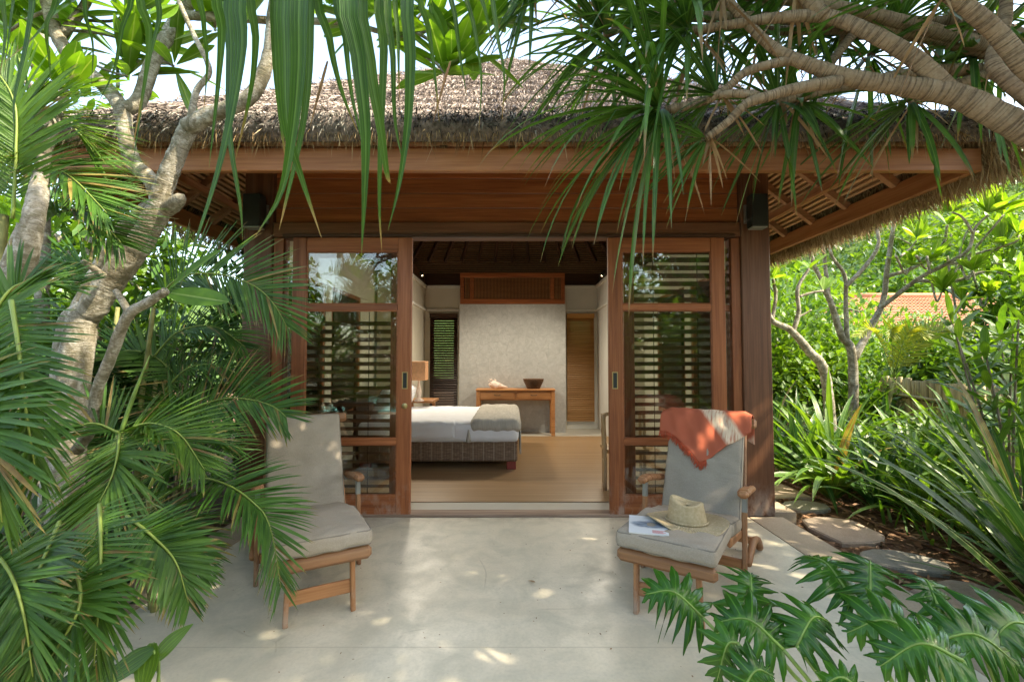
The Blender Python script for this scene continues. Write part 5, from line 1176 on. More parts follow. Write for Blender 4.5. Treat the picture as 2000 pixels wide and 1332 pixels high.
limb(pq2, [(5.2, 1.6, GZ), (4.9, 1.8, 2.0), (4.0, 2.3, 3.7), (2.6, 2.6, 4.0)], [.12, .10, .08, .05], 'trunk', 'pbark', 12, .04, True)
for q, ax, n, L in (((1580, 10, 2.9), (-.3, -.3, -.3), 26, .8), ((1700, 110, 2.9), (-.3, -.3, -.4), 26, .75), ((1850, 30, 2.9), (-.1, -.4, -.4), 26, .8), ((1960, 60, 2.8), (-.2, -.3, -.5), 24, .75), ((1400, 60, 2.85), (-.5, -.3, -.3), 30, .85), ((1180, 70, 2.75), (-.5, -.3, -.2), 30, .8), ((1040, -30, 2.7), (-.3, -.4, -.2), 26, .75), ((1560, 200, 2.75), (-.1, -.3, -.5), 20, .6)):
    p = at(*q); limb(pq2, [(2.9, 2.6, 3.95), tuple((V(2.9, 2.6, 3.95) + p) / 2 + V(0, 0, .2)), tuple(p)], [.05, .04, .03], 'branch', 'pbark', 8, .04, True)
    pand(pq2, p, ax, int(n * 1.35), L, .038, 1.5, .9, 2)
# canopy of the same trees above the picture: shades the terrace
pr = thing('pandanus_tree', 'screw pine standing right of the terrace out over the seating', 'tree', (4.3, .4, GZ))
limb(pr, [(4.3, .4, GZ), (4.0, .45, 1.6), (3.2, .6, 2.9), (2.2, .9, 3.6)], [.14, .12, .10, .07], 'trunk', 'pbark', 12, .04, True)
for q, n in (((1.5, .4, 3.9), 22), ((2.6, 1.9, 3.9), 20), ((3.4, 1.2, 3.9), 24), ((.6, .5, 3.8), 20)):
    limb(pr, [(2.6, .85, 3.3), tuple((V(2.6, .85, 3.3) + V(*q)) / 2 + V(0, 0, .1)), q], [.06, .045, .035], 'branch', 'pbark', 8, .04, True)
    pand(pr, q, (U(-.3, .3), U(-.3, .3), .7), n, .95, .05, 1.75, .9, 2)

# ---- strap leaves hanging from above in the foreground
hp = thing('pandanus_tree', 'screw pine crown above the camera with wide leaves hanging into the picture', 'tree', (-1.5, -.7, GZ))
limb(hp, [(-1.5, -.7, GZ), (-1.45, -.6, 1.2), (-1.2, -.2, 2.5), (-.75, .55, 2.95), (-.35, .85, 3.0)], [.12, .11, .09, .06, .045], 'trunk', 'pbark', 12, .04, True)
limb(hp, [(-1.2, -.2, 2.5), (-1.2, .4, 2.9), (-1.05, .8, 3.0)], [.07, .05, .045], 'branch', 'pbark', 10, .04, True); limb(hp, [(-.75, .55, 2.95), (-.3, .6, 3.05), (.0, .9, 3.05)], [.05, .045, .04], 'branch', 'pbark', 10, .04, True)
HB = [V(-1.05, .8, 3.0), V(-.35, .85, 3.0), V(.0, .9, 3.05)]
for pts, wpx, Y, hb in (
    ([(30, -60), (22, 40), (8, 140)], 24, .95, 0), ([(66, -60), (58, 60), (30, 190), (27, 262)], 36, .95, 0), ([(112, -40), (92, 50), (96, 110), (100, 165)], 22, 1.05, 0),
    ([(255, -60), (238, 60), (222, 140), (188, 208)], 22, 1.0, 0), ([(288, -60), (292, 60), (285, 150), (258, 295)], 34, .95, 1), ([(328, -60), (312, 40), (290, 130), (257, 335)], 30, 1.0, 1), ([(5, -60), (12, 60), (0, 150)], 36, .9, 0), ([(128, -60), (105, 20), (70, 70), (6, 125)], 24, 1.05, 0),
    ([(432, -60), (434, 60), (426, 170), (408, 330)], 40, .95, 1), ([(478, -60), (474, 90), (455, 215), (420, 360), (352, 560)], 68, .95, 1), ([(458, -60), (452, 100), (450, 260), (470, 400), (474, 470)], 44, 1.0, 1),
    ([(560, -60), (556, 120), (562, 250), (590, 350), (628, 465)], 60, .95, 1), ([(590, -60), (584, 130), (572, 260), (548, 380), (500, 460)], 62, .92, 1), ([(610, -60), (604, 140), (590, 260), (560, 390), (545, 450)], 40, 1.0, 1),
    ([(632, -60), (645, 80), (668, 180), (700, 262)], 36, 1.0, 2), ([(690, -60), (700, 110), (714, 250), (712, 380), (706, 498)], 62, .9, 2), ([(712, -60), (722, 120), (742, 240), (756, 340), (764, 360)], 52, .95, 2),
    ([(748, -60), (750, 100), (744, 260), (741, 400), (746, 492)], 34, 1.0, 2), ([(803, -60), (802, 110), (797, 240), (780, 360), (758, 450)], 46, .95, 2), ([(780, -60), (778, 80), (780, 200)], 26, 1.05, 2), ([(822, -60), (838, 60), (850, 150), (858, 240)], 26, 1.05, 2),
    ([(880, -60), (890, 40), (900, 120), (912, 190)], 22, 1.2, 2), ([(905, -60), (925, 50), (940, 150), (935, 260)], 20, 1.3, 2), ([(960, -60), (970, 60), (985, 150), (980, 240)], 20, 1.3, 2), ([(935, -60), (950, 30), (965, 100)], 22, 1.25, 2),
    ([(495, -60), (500, 80), (488, 190), (455, 330)], 34, 1.0, 1), ([(545, -60), (538, 100), (548, 230), (560, 330)], 34, 1.02, 1), ([(668, -60), (676, 80), (690, 200), (722, 330)], 32, 1.0, 2), ([(765, -60), (768, 120), (772, 240), (790, 330)], 28, 1.0, 2), ([(160, -60), (168, 30), (182, 90), (178, 170)], 20, 1.1, 0), ([(400, -60), (398, 40), (405, 120), (398, 220)], 24, 1.1, 1)):
    P = [NP(at(x, y, Y + .03 * i)) for i, (x, y) in enumerate(pts)]; b = NP(HB[hb]); top = P[0]; mid = (b + top) / 2 + NP((0, .05, .05))
    C = catmull([b, mid] + P, 22); t = np.linspace(0, 1, 23); W = .62 * wpx / F * Y * np.minimum(1, .7 + t) * np.clip(1.55 * (1 - t), .015, 1) ** .85
    mb = MB(); mb.ribbon(C, W, (U(-.3, .3), -1, .1), .3); mb.build('leaf', M['pand_hang'], hp)
for hb in HB: pand(hp, hb, (U(-.2, .2), .1, .9), 12, .75, .045, 1.2, .5, 0, 'pand_hang', 1.0)
for x, y0, y1, Y in ((640, 120, 250, 1.2), (880, 120, 240, 1.4)):
    a, b = at(x, y0, Y), at(x - 35, y1, Y); leafobj(hp, M['dry'], a, b - a, (b - a).length, .008, .1, 8, 'strap', .4, name='dry_leaf', up=(0, -1, 0))

# ---- dark shrubs at left under the eave
def shrub(name, label, cat, c, r, n, leaf, wd, mat, group=None, stems=5, prof='ell', up=.4):
    c = Vector(c); t = thing(name, label, cat, (c.x, c.y, GZ), group=group); mb = MB(); rs = RS
    cl = [NP(c) + nrm(rs.randn(3)) * NP(r) * rs.uniform(.3, .95) for _ in range(max(6, n // 30))]
    q = np.array(cl)[rs.randint(len(cl), size=n)] + rs.randn(n, 3) * NP(r) * .22; q[:, 2] = np.maximum(q[:, 2], GZ + .03)
    o = q - NP(c); o /= np.linalg.norm(o, axis=1, keepdims=True) + 1e-6
    mb.arc_leaves(q, o * .6 + rs.randn(n, 3) * .6 + NP((0, 0, up * .4)), leaf * rs.uniform(.6, 1.2, n), wd * rs.uniform(.7, 1.2, n), .9, 3, prof, .25)
    mb.build('crown', M[mat], t)
    for k in range(stems):
        e = cl[k % len(cl)]; MB().tube([V(c.x + U(-.1, .1), c.y + U(-.1, .1), GZ), V(*((NP(c) + e) / 2 + RS.randn(3) * .05)), V(*e)], [.022, .015, .007], 6).build('stem', M['twig'], t)
    return t
GL = 'shrubs under the left eave'
def umbrella_plant(label, p, h, n):
    t = thing('umbrella_plant', label, 'shrub', (p.x, p.y, GZ), group=GL)
    for k in range(n):
        e = V(p.x + U(-.45, .45), p.y + U(-.3, .3), U(.35, h)); MB().tube([V(p.x, p.y, GZ), (V(p.x, p.y, 0) + e) / 2, e], [.016, .012, .007], 6).build('stem', M['twig'], t)
        for j in range(9):
            a = j * .698 + U(-.1, .1); leafobj(t, M['dark'], e, (math.cos(a), math.sin(a), .25), U(.2, .27), .06, 1.6, 6, 'ell', .2)
umbrella_plant('glossy dark umbrella plant beside the left front post', V(-2.75, 3.75, 0), 1.7, 17)
umbrella_plant('darker umbrella plant farther left under the thatch', V(-3.35, 4.2, 0), 1.6, 16)
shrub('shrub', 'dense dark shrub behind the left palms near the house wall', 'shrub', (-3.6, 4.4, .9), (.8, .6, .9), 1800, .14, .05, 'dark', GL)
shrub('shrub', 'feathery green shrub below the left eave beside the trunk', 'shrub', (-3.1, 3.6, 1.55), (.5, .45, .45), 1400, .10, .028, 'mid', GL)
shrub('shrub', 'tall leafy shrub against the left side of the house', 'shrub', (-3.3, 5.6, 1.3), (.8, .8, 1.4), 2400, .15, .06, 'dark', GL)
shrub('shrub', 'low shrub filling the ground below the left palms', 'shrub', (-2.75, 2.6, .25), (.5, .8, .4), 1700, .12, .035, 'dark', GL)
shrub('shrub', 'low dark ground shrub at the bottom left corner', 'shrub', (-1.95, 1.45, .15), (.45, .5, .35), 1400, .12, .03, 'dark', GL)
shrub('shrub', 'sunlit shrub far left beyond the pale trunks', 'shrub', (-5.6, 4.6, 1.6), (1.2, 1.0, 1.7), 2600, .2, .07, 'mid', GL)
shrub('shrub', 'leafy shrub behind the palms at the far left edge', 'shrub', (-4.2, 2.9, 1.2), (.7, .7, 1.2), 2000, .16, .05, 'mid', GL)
fl = thing('fallen_leaf', 'single curled brown leaf lying on the terrace near the left border', 'leaf', (-2.1, 3.75, 0)); leafobj(fl, M['dry'], at(458, 1052, 3.72) * V(1, 1, 0) if False else (-2.16, 3.72, .008), (1, .25, .12), .11, .035, 1.0, 6, 'ell', .5, name='blade')
fl = thing('fallen_leaf', 'small dry leaf on the concrete between the two chairs', 'leaf', (.1, 3.0, 0)); leafobj(fl, M['dry'], (.1, 3.0, .006), (.7, -.5, .1), .06, .02, 1.0, 6, 'ell', .5, name='blade')
# broad leaves bottom left
bl = thing('arum_plant', 'broad heart shaped green leaves at the bottom left by the terrace', 'plant', (-1.35, 1.75, 0))
for (x, y, Y), d, L, wd in (((300, 1255, 1.70), (.05, -.35, -.8), .16, .085), ((300, 1290, 1.72), (.75, .2, .75), .17, .07), ((300, 1270, 1.68), (-.85, -.2, -.5), .20, .085), ((210, 1300, 1.6), (-.3, -.5, -.35), .15, .09), ((120, 1330, 1.5), (.3, -.5, -.3), .2, .1), ((240, 1345, 1.55), (.3, -.5, -.3), .14, .08)):
    p = at(x, y, Y); leafobj(bl, M['mid'], p, d, L, wd, .5, 8, 'ovate', .25, up=(0, -.7, .7)); MB().tube([V(p.x - .05, Y + .05, 0), p + V(0, .03, -.1), p], .004, 5).build('stem', M['stem'], bl)

# ---- right side planting
GR = 'strap leaved plants in the right bed'
def strapplant(label, x, y, n, L, wd, mat, droop=1.1, spread=1.1, name='strap_plant', z=GZ, prof='strap', lean=(0, 0, 1)):
    t = thing(name, label, 'plant', (x, y, z), group=GR)
    for k in range(n):
        d = hemi(lean, spread); d[2] = abs(d[2]) + .15; b = NP((x, y, z)) + NP((d[0], d[1], 0)) * .06 + NP((0, 0, U(0, .12)))
        leafobj(t, M['strap_dk' if mat == 'strap' and int(x * 37 + y * 53) % 3 == 0 else mat], b, d, L * U(.7, 1.15), wd * U(.75, 1.15), droop * U(.6, 1.4), 9, prof, .35)
    return t
strapplant('leafy strap plant closest to the right post with long arching leaves', 3.55, 5.1, 38, 1.15, .085, 'strap', 1.2, 1.15)
strapplant('spreading strap plant behind the path stones', 3.95, 4.45, 34, 1.0, .075, 'strap', 1.3, 1.2)
strapplant('strap plant in the middle of the right bed with upright leaves', 4.55, 5.2, 32, 1.15, .07, 'strap', .9, .95)
strapplant('strap plant with pale edged leaves toward the bamboo fence', 5.1, 4.6, 28, 1.1, .065, 'varieg', 1.0, 1.0)
strapplant('thin leaved tuft beside the timber edging', 3.85, 3.75, 34, .75, .032, 'strap', 1.3, 1.1)
strapplant('thin leaved tuft halfway along the right bed', 4.0, 3.2, 40, .85, .03, 'strap', 1.4, 1.1)
strapplant('broad bladed clump with dark upright leaves at the right edge', 3.15, 2.35, 20, .85, .075, 'varieg', .75, .75)
strapplant('clump of long narrow leaves at the right picture edge', 3.75, 2.6, 34, 1.15, .042, 'strap', 1.1, 1.0)
strapplant('white striped strap plant low at the right edge', 2.75, 1.75, 20, .7, .04, 'varieg2', 1.2, 1.1)
strapplant('large leaved clump behind the right edge plants', 4.7, 3.3, 30, 1.2, .08, 'varieg', .9, .95)
strapplant('pale striped rosette under the frangipani', 4.35, 5.9, 26, .9, .05, 'varieg2', 1.0, 1.1)
strapplant('bushy strap plant far back beside the house', 3.7, 6.6, 34, 1.2, .08, 'strap', 1.0, 1.0)
strapplant('strap plant far back near the fence end', 5.4, 6.6, 30, 1.1, .07, 'strap', 1.0, 1.0)
strapplant('dense strap plant right of the path far back', 4.3, 7.6, 30, 1.2, .08, 'strap', .9, 1.0)
strapplant('small tuft at the foot of the timber edging', 3.75, 4.15, 24, .5, .03, 'strap', 1.5, 1.2)
strapplant('low broad leaved tuft between edging and fence', 4.4, 3.95, 26, .7, .06, 'strap', 1.3, 1.2)
for lab, x, y, n, L, wd, mt, dr, sp in (
    ('wide green strap plant beside the house corner', 3.62, 5.75, 32, 1.15, .085, 'strap', 1.1, 1.1), ('arching strap plant between two bright clumps', 4.2, 4.95, 30, 1.05, .07, 'strap', 1.1, 1.1),
    ('upright pale edged clump near the fence corner', 4.95, 3.95, 28, 1.2, .075, 'varieg', .8, .8), ('tall narrow leaved clump rising at the right edge', 4.15, 2.75, 34, 1.35, .04, 'strap', .9, .8),
    ('arching narrow leaved clump overhanging the edging', 3.85, 2.85, 30, 1.0, .038, 'strap', 1.5, 1.1), ('broad striped leaves low at the right corner', 3.05, 1.95, 18, .8, .06, 'varieg2', 1.1, .9),
    ('fresh green tuft at the far path end', 3.8, 7.2, 28, 1.0, .06, 'strap', 1.1, 1.1), ('pale tuft below the leaning trunk', 4.25, 6.4, 28, .95, .06, 'varieg2', 1.2, 1.1), ('strap plant just before the bamboo fence', 5.35, 5.3, 28, 1.1, .06, 'strap', 1.0, 1.0),
    ('leafy clump left of the right edge canes', 4.35, 3.55, 30, .95, .06, 'strap', 1.2, 1.1), ('low clump in the bed behind grey stone', 3.9, 3.45, 24, .6, .045, 'varieg', 1.4, 1.2)):
    strapplant(lab, x, y, n, L, wd, mt, dr, sp)
for lab, x, y, n, L, wd, mt, dr, sp in (
    ('big upright blade clump nearest the camera at right edge', 2.85, 2.2, 26, 1.3, .075, 'strap_dk', .8, .7), ('tall arching leaves crossing the lower right edge', 3.1, 2.6, 30, 1.35, .05, 'varieg', 1.0, .8), ('dark glossy blades in front of the right edge clump', 2.75, 1.85, 22, 1.0, .05, 'strap_dk', 1.0, .85), ('tall blade fan between edging and right edge', 3.45, 3.05, 26, 1.35, .06, 'strap_dk', .9, .75),
    ('tall strap plant right of the path before the fence', 4.55, 4.5, 34, 1.35, .075, 'strap', .9, .85), ('tall bright strap plant under the leaning trunk', 3.95, 5.7, 36, 1.35, .085, 'strap', .9, .9), ('tall bright clump in front of the fence corner', 5.05, 5.0, 32, 1.4, .07, 'strap', .8, .8), ('bright clump behind the tuft by the edging', 4.2, 3.6, 32, 1.15, .055, 'strap', 1.0, .95), ('bright clump beside grey path stone', 3.75, 4.75, 30, .9, .07, 'strap', 1.2, 1.1)):
    strapplant(lab, x, y, n, L, wd, mt, dr, sp)
# upright cane plants at far right (song of india type)
def caneplant(label, x, y, h, n):
    t = thing('cane_plant', label, 'plant', (x, y, GZ), group='cane plants by the bamboo fence')
    for k in range(n):
        e = V(x + U(-.35, .35), y + U(-.3, .3), U(.7, 1) * h); MB().tube([V(x, y, GZ), (V(x, y, 0) + e) / 2 + V(U(-.05, .05), 0, 0), e], [.011, .009, .007], 6).build('stem', M['twig'], t)
        for j in range(20): leafobj(t, M['mid'], e + (V(x, y, GZ) - e) * (.55 * j / 20), hemi((0, -.2, 1), 1.5), U(.22, .36), .055, 1.0, 6, 'ell', .25)
caneplant('leafy cane plant with pointed leaves at the right edge', 3.9, 3.6, 1.95, 7); caneplant('taller cane plant before the tiled roof', 5.3, 4.7, 2.0, 7); caneplant('cane plant beside the bamboo fence', 4.6, 4.0, 1.5, 5)
# small yellowish palms
yp = thing('areca_palm', 'small yellow green palm in front of the tiled roof house', 'palm', (5.2, 6.9, GZ))
for px, py, dx in ((1720, 690, -.8), (1760, 680, .8), (1740, 690, .2), (1700, 700, -.3), (1780, 690, 1.1)):
    b = at(1745, 740, 6.6); d = V(dx * .6, -.2, .3); frond(yp, [b, b + d * .5 + V(0, 0, .35), b + d + V(0, 0, .4), b + d * 1.5 + V(0, 0, .15)], .30, M['areca_yel'], (0, -.5, .8), n=22, wd=.034)
cane(yp, (5.2, 6.7, GZ), at(1745, 745, 6.6), .03)
# right frangipani
pt = thing('plumeria_tree', 'branching grey frangipani with light green leaves beyond the right bed', 'tree', (at(1661, 720, 7.3).x, 7.3, GZ))
limb(pt, [tuple(pt.location), tuple(at(1665, 700, 7.3)), tuple(at(1643, 654, 7.3)), tuple(at(1621, 587, 7.2)), tuple(at(1594, 528, 7.1)), tuple(at(1575, 470, 7.0))], [0.1008, 0.0864, 0.072, 0.0576, 0.0468, 0.036], 'trunk', world=True)
BR = [([(1668, 700, 7.3), (1700, 640, 7.3), (1724, 591, 7.2), (1733, 524, 7.1), (1747, 430, 7.0)], [0.0792, 0.0648, 0.054, 0.0468, 0.036]), ([(1722, 600, 7.2), (1792, 546, 6.9), (1850, 515, 6.6), (1891, 488, 6.4), (1904, 447, 6.3), (1930, 420, 6.2)], [0.0432, 0.0396, 0.0346, 0.0288, 0.0238, 0.018]),
      ([(1655, 670, 7.3), (1652, 600, 7.2), (1650, 540, 7.1), (1625, 500, 7.0), (1610, 450, 7.0)], [0.0504, 0.0432, 0.036, 0.0288, 0.0252]), ([(1652, 560, 7.1), (1690, 520, 7.0), (1715, 480, 6.9), (1712, 440, 6.9)], [.045, .04, .034, .03]), ([(1790, 548, 6.9), (1860, 550, 6.7), (1930, 530, 6.5), (1990, 545, 6.4)], [.04, .033, .026, .02]), ([(1850, 515, 6.6), (1900, 510, 6.5), (1960, 480, 6.3)], [.03, .025, .02]), ([(1733, 540, 7.1), (1790, 520, 7.0), (1840, 480, 6.9), (1850, 440, 6.8)], [.04, .034, .028, .02]), ([(1900, 455, 6.3), (1880, 425, 6.3), (1860, 415, 6.3)], [.025, .02, .016]), ([(1620, 590, 7.2), (1612, 520, 7.1), (1606, 460, 7.1)], [.04, .035, .03])]
for p_, r_ in BR: limb(pt, p_, r_)
for q in ((1930, 418, 6.2), (1860, 415, 6.3), (1850, 440, 6.8), (1990, 545, 6.4), (1960, 480, 6.3), (1747, 430, 7.0), (1712, 440, 6.9), (1790, 470, 6.9), (1820, 510, 6.8), (1900, 530, 6.5), (1960, 420, 6.2), (1990, 460, 6.2), (1880, 590, 6.6), (1930, 580, 6.5), (1840, 570, 6.7), (1780, 520, 6.9), (1610, 450, 7.0), (1575, 470, 7.0)):
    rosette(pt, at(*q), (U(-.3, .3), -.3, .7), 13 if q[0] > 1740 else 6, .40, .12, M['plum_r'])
for q in ((1790, 470, 6.9), (1820, 510, 6.8), (1900, 530, 6.5), (1960, 420, 6.2), (1990, 460, 6.2), (1880, 590, 6.6), (1930, 580, 6.5), (1840, 570, 6.7), (1780, 520, 6.9)):
    limb(pt, [tuple(at(min(1892, q[0] - 30), 500, 6.6)), tuple(at(q[0] - 12, q[1] + 15, q[2])), tuple(at(*q))], [.022, .018, .014], 'twig', world=True)
pu = thing('plumeria_tree', 'leaning bare grey frangipani trunk just right of the house post', 'tree', (at(1625, 760, 6.4).x, 6.4, GZ))
limb(pu, [tuple(pu.location), tuple(at(1612, 735, 6.4)), tuple(at(1580, 686, 6.4)), tuple(at(1544, 645, 6.4)), tuple(at(1505, 622, 6.4)), tuple(at(1490, 560, 6.4))], [.10, .085, .075, .06, .05, .04], 'trunk', world=True)
limb(pu, [(1549, 648, 6.4), (1560, 609, 6.4), (1558, 564, 6.4), (1580, 525, 6.4)], [.045, .038, .033, .025]); limb(pu, [(1560, 580, 6.4), (1585, 572, 6.4), (1608, 568, 6.4)], [.028, .024, .02]); limb(pu, [(1556, 620, 6.4), (1570, 614, 6.4), (1585, 605, 6.4)], [.022, .018, .012]); limb(pu, [(1508, 625, 6.4), (1515, 580, 6.4), (1510, 545, 6.4)], [.035, .03, .025])
for q in ((1580, 525, 6.4), (1608, 568, 6.4), (1510, 545, 6.4), (1490, 560, 6.4)): rosette(pu, at(*q), (0, -.2, .8), 7, .3, .1, M['plum_r'])
# background shrubs on the right
GB = 'leafy shrubs behind the right bed'
for lab, c, r, n, lf, wd, mt in (('rounded bright shrub right behind the house post', (4.7, 8.4, 1.3), (.8, .8, 1.2), 3000, .16, .07, 'sunny'), ('taller green shrub beside the leaning trunk', (5.6, 9.4, 1.6), (1.0, .9, 1.4), 3000, .18, .07, 'mid'), ('light shrub between trunk and tiled roof', (7.4, 10.2, 1.2), (1.2, 1.0, 1.0), 2800, .17, .07, 'sunny'), ('dark shrub in front of the fence', (6.3, 8.0, .5), (.9, .7, .7), 2200, .16, .06, 'mid'), ('shrub at the far right beyond the fence', (9.6, 8.6, 1.1), (1.3, 1.0, 1.1), 2600, .18, .07, 'sunny'), ('low shrub below the bamboo fence', (5.3, 5.7, .25), (.7, .7, .5), 1600, .14, .05, 'mid'), ('bush rising behind the house at right', (4.9, 11.0, 2.0), (1.4, 1.2, 1.6), 3000, .2, .08, 'mid')):
    shrub('shrub', lab, 'shrub', c, r, n, lf, wd, mt, GB)
for lab, c, r, n, lf, wd, mt in (('leafy bush hiding the pale house wall', (9.6, 11.5, 1.25), (2.1, .8, 1.15), 4200, .2, .08, 'sunny'), ('bush above the fence end before the tiled roof', (7.9, 8.6, 1.2), (.8, .6, .9), 2200, .18, .07, 'mid'), ('bush spreading over the fence at right edge', (6.6, 6.0, 1.0), (.7, .6, .7), 2200, .17, .07, 'sunny'), ('tall leafy bush at the right picture edge', (7.4, 6.4, 1.6), (.8, .7, 1.2), 2600, .19, .07, 'mid'), ('bushy mass between frangipani and fence', (6.0, 8.9, 1.0), (.9, .6, .9), 2600, .17, .07, 'sunny')):
    shrub('shrub', lab, 'shrub', c, r, n, lf, wd, mt, GB)
# ground cover: loose blades
mb = MB()
for k in range(1500):
    x, y = U(3.45, 6.2), U(2.4, 8.5)
    if RS.rand() < .35 and x < 3.9: continue
    mb.arc_leaf((x, y, GZ), hemi((0, 0, 1), .9), U(.12, .38), U(.012, .03), 2.0, 4)
tag(mb.build('ground_cover', M['grass']), 'low blades of ground cover between the plants of the right bed', 'ground cover', kind='stuff')
# bamboo fence
bf = thing('bamboo_fence', 'fence of upright bamboo poles tied with rope behind the right bed', 'fence', (5.9, 6.2, GZ))
base = None; N_ = 62
for k in range(N_):
    t = k / (N_ - 1); x, y = 5.35 + 1.75 * t, 4.6 + 4.9 * t; h = 1.24 + U(-.03, .03)
    if base is None:
        mb = MB(); mb.tube([V(0, 0, 0), V(0, 0, 1)], .033, 8, 5); base = mb.build('pole', M['bamboo'], None); o = base
    else: o = bpy.data.objects.new('pole', base.data); COL.objects.link(o)
    o.matrix_basis = Matrix.Translation((x, y, GZ)) @ Matrix.Rotation(U(-.02, .02), 4, 'Y') @ Matrix.Rotation(U(0, 6), 4, 'Z') @ Matrix.Diagonal((1, 1, h, 1)); attach(o, bf)
for z in (.35, .98):
    for off in (-.055, .055): MB().tube([V(5.35 - .0 + off, 4.6, GZ + z), V(7.1 + off, 9.5, GZ + z)], .026, 8, 8).build('rail', M['bamboo'], bf)
mb = MB()
for k in range(0, N_, 2):
    t = (k + .5) / (N_ - 1); x, y = 5.35 + 1.75 * t, 4.6 + 4.9 * t
    for z in (.35, .98): mb.tube([V(x - .09, y - .03, GZ + z - .03), V(x, y - .01, GZ + z + .03), V(x + .09, y + .03, GZ + z - .03), V(x, y + .01, GZ + z - .04), V(x - .09, y - .03, GZ + z - .03)], .009, 5, 10)
mb.build('rope_tie', M['rope'], bf)['kind'] = 'stuff'
# ---- neighbouring house with tiled roof
nh = thing('tiled_house', 'low house with orange clay tile roof behind the fence at right', 'house', (13.4, 16.5, GZ))
hx0, hx1, hy0, hy1 = 11.2, 19.5, 15.0, 19.0; ez = zat(640, 15.0); rz_ = zat(578, 16.9)
boxobj('wall', hx0 + .4, hx1 - .4, hy0 + .4, hy1 - .4, GZ, ez, M['wall_w'], nh, .01)
mb = MB(); rows = 20; ym = (hy0 + hy1) / 2
for s in (-1, 1):
    for k in range(rows):
        t0_, t1_ = k / rows, (k + 1) / rows; ya = ym + s * (2.0 - 2.0 * t0_); yb = ym + s * (2.0 - 2.0 * t1_); za = ez + (rz_ - ez) * t0_ + .03; zb_ = ez + (rz_ - ez) * t1_
        i0 = 1.6 * t0_; i1 = 1.6 * t1_; nx_ = 90
        vs = []
        for j in range(nx_ + 1):
            f = j / nx_; wv = .02 * (j % 2); vs += [(hx0 + i0 + (hx1 - hx0 - 2 * i0) * f, ya, za + wv), (hx0 + i1 + (hx1 - hx0 - 2 * i1) * f, yb, zb_ + wv)]
        mb.add(vs, [np.array([[2 * j, 2 * j + 2, 2 * j + 3, 2 * j + 1] for j in range(nx_)])])
for x, i in ((hx0, 1.6), (hx1, -1.6)): mb.add([(x, hy0, ez), (x, hy1, ez), (x + i, ym, rz_)], [np.array([[0, 1, 2]])])
mb.build('roof', M['tile'], nh, smooth=False); MB().tube([V(hx0 + 1.5, ym, rz_ + .03), V(hx1 - 1.5, ym, rz_ + .03)], .09, 8, 4).build('ridge', M['tile'], nh)
for x in (12.4, 14.2, 16.2):
    wdw = boxobj('window', x, x + .9, hy0 + .37, hy0 + .42, .35, 1.15, M['darkwood'], nh); boxobj('pane', x + .07, x + .83, hy0 + .36, hy0 + .368, .42, 1.08, M['glass'], wdw, .001)
# ---- hill with woods
def hillz(x, y):
    r = math.hypot(x - 66, y - 84); h = 38 * math.exp(-(r / 44) ** 2) + 11 * math.exp(-((x - 10) ** 2 + (y - 120) ** 2) / 2600) + 13 * math.exp(-((x + 60) ** 2 + (y - 90) ** 2) / 1800)
    return GZ - .4 + h + .5 * math.sin(x * .21) * math.sin(y * .17)
n = 60; xs = np.linspace(-120, 150, n); ys_ = np.linspace(22, 190, n); mb = MB(); mb.add([(x, y, hillz(x, y)) for x in xs for y in ys_], [np.array([[i * n + j, (i + 1) * n + j, (i + 1) * n + j + 1, i * n + j + 1] for i in range(n - 1) for j in range(n - 1)])])
tag(mb.build('hill', M['grassland']), kind='structure')
mb = MB()
for k in range(2300):
    x, y = U(14, 110), U(24, 105)
    if x / y < .42 or x / y > 1.35: continue
    z = hillz(x, y); rr = U(1.0, 2.6); c = NP((x, y, z + rr * .6))
    o = RS.randn(40, 3) + NP((0, -.3, .4)); o /= np.linalg.norm(o, axis=1, keepdims=True); q = c + o * rr * NP((1, 1, .75)) * RS.uniform(.7, 1.05, (40, 1))
    mb.arc_leaves(q, RS.randn(40, 3) + NP((0, 0, .5)), RS.uniform(.35, .7, 40), RS.uniform(.2, .38, 40), .6, 2, 'ell', .2)
tag(mb.build('hillside_wood', M['hillleaf']), 'mass of green trees and scrub covering the far hillside at right', 'woodland', kind='stuff')
# ---- midground trees
def bigtree(label, c, r, n, lf, wd, mt, trunk_h=None, group='garden trees around the terrace', name='garden_tree', NC=26):
    c = Vector(c); t = thing(name, label, 'tree', (c.x, c.y, GZ), group=group); mb = MB()
    cl = [NP(c) + nrm(RS.randn(3)) * NP(r) * U(.35, 1) for _ in range(NC)]
    q = np.array(cl)[RS.randint(NC, size=n)] + RS.randn(n, 3) * NP(r) * .17
    mb.arc_leaves(q, RS.randn(n, 3) + NP((0, 0, -.1)), lf * RS.uniform(.6, 1.2, n), wd * RS.uniform(.7, 1.2, n), .8, 3, 'ell', .2)
    mb.build('crown', M[mt], t)
    f = V(c.x + U(-.3, .3), c.y, GZ); MB().tube([f, V(c.x, c.y, c.z * .5), c], [.2, .14, .08], 9, 12, .06).build('trunk', M['bark'], t)
    for e in cl[:9]: MB().tube([V(c.x, c.y, c.z * .55), V(*((NP(c) + e) / 2)), V(*e)], [.08, .05, .02], 7).build('limb', M['bark'], t)
bigtree('tree crown rising behind the right garden shrubs', (8.5, 14, 3.0), (2.2, 2, 1.7), 3000, .3, .12, 'sunny')
bigtree('round tree left of the tiled roof', (12.0, 20.5, 4.0), (2.6, 2, 2.4), 3200, .34, .14, 'mid'); bigtree('tall tree between house eave and tiled roof', (11.5, 26, 6.0), (3.5, 2.5, 3.4), 3600, .42, .17, 'mid'); bigtree('tree rising past the right end of the tiled roof', (22, 23, 6.0), (4, 3, 3.6), 3600, .45, .18, 'sunny')
bigtree('tree far right above the tiled roof', (17.5, 20, 3.6), (3, 2.5, 1.8), 3000, .4, .16, 'mid')
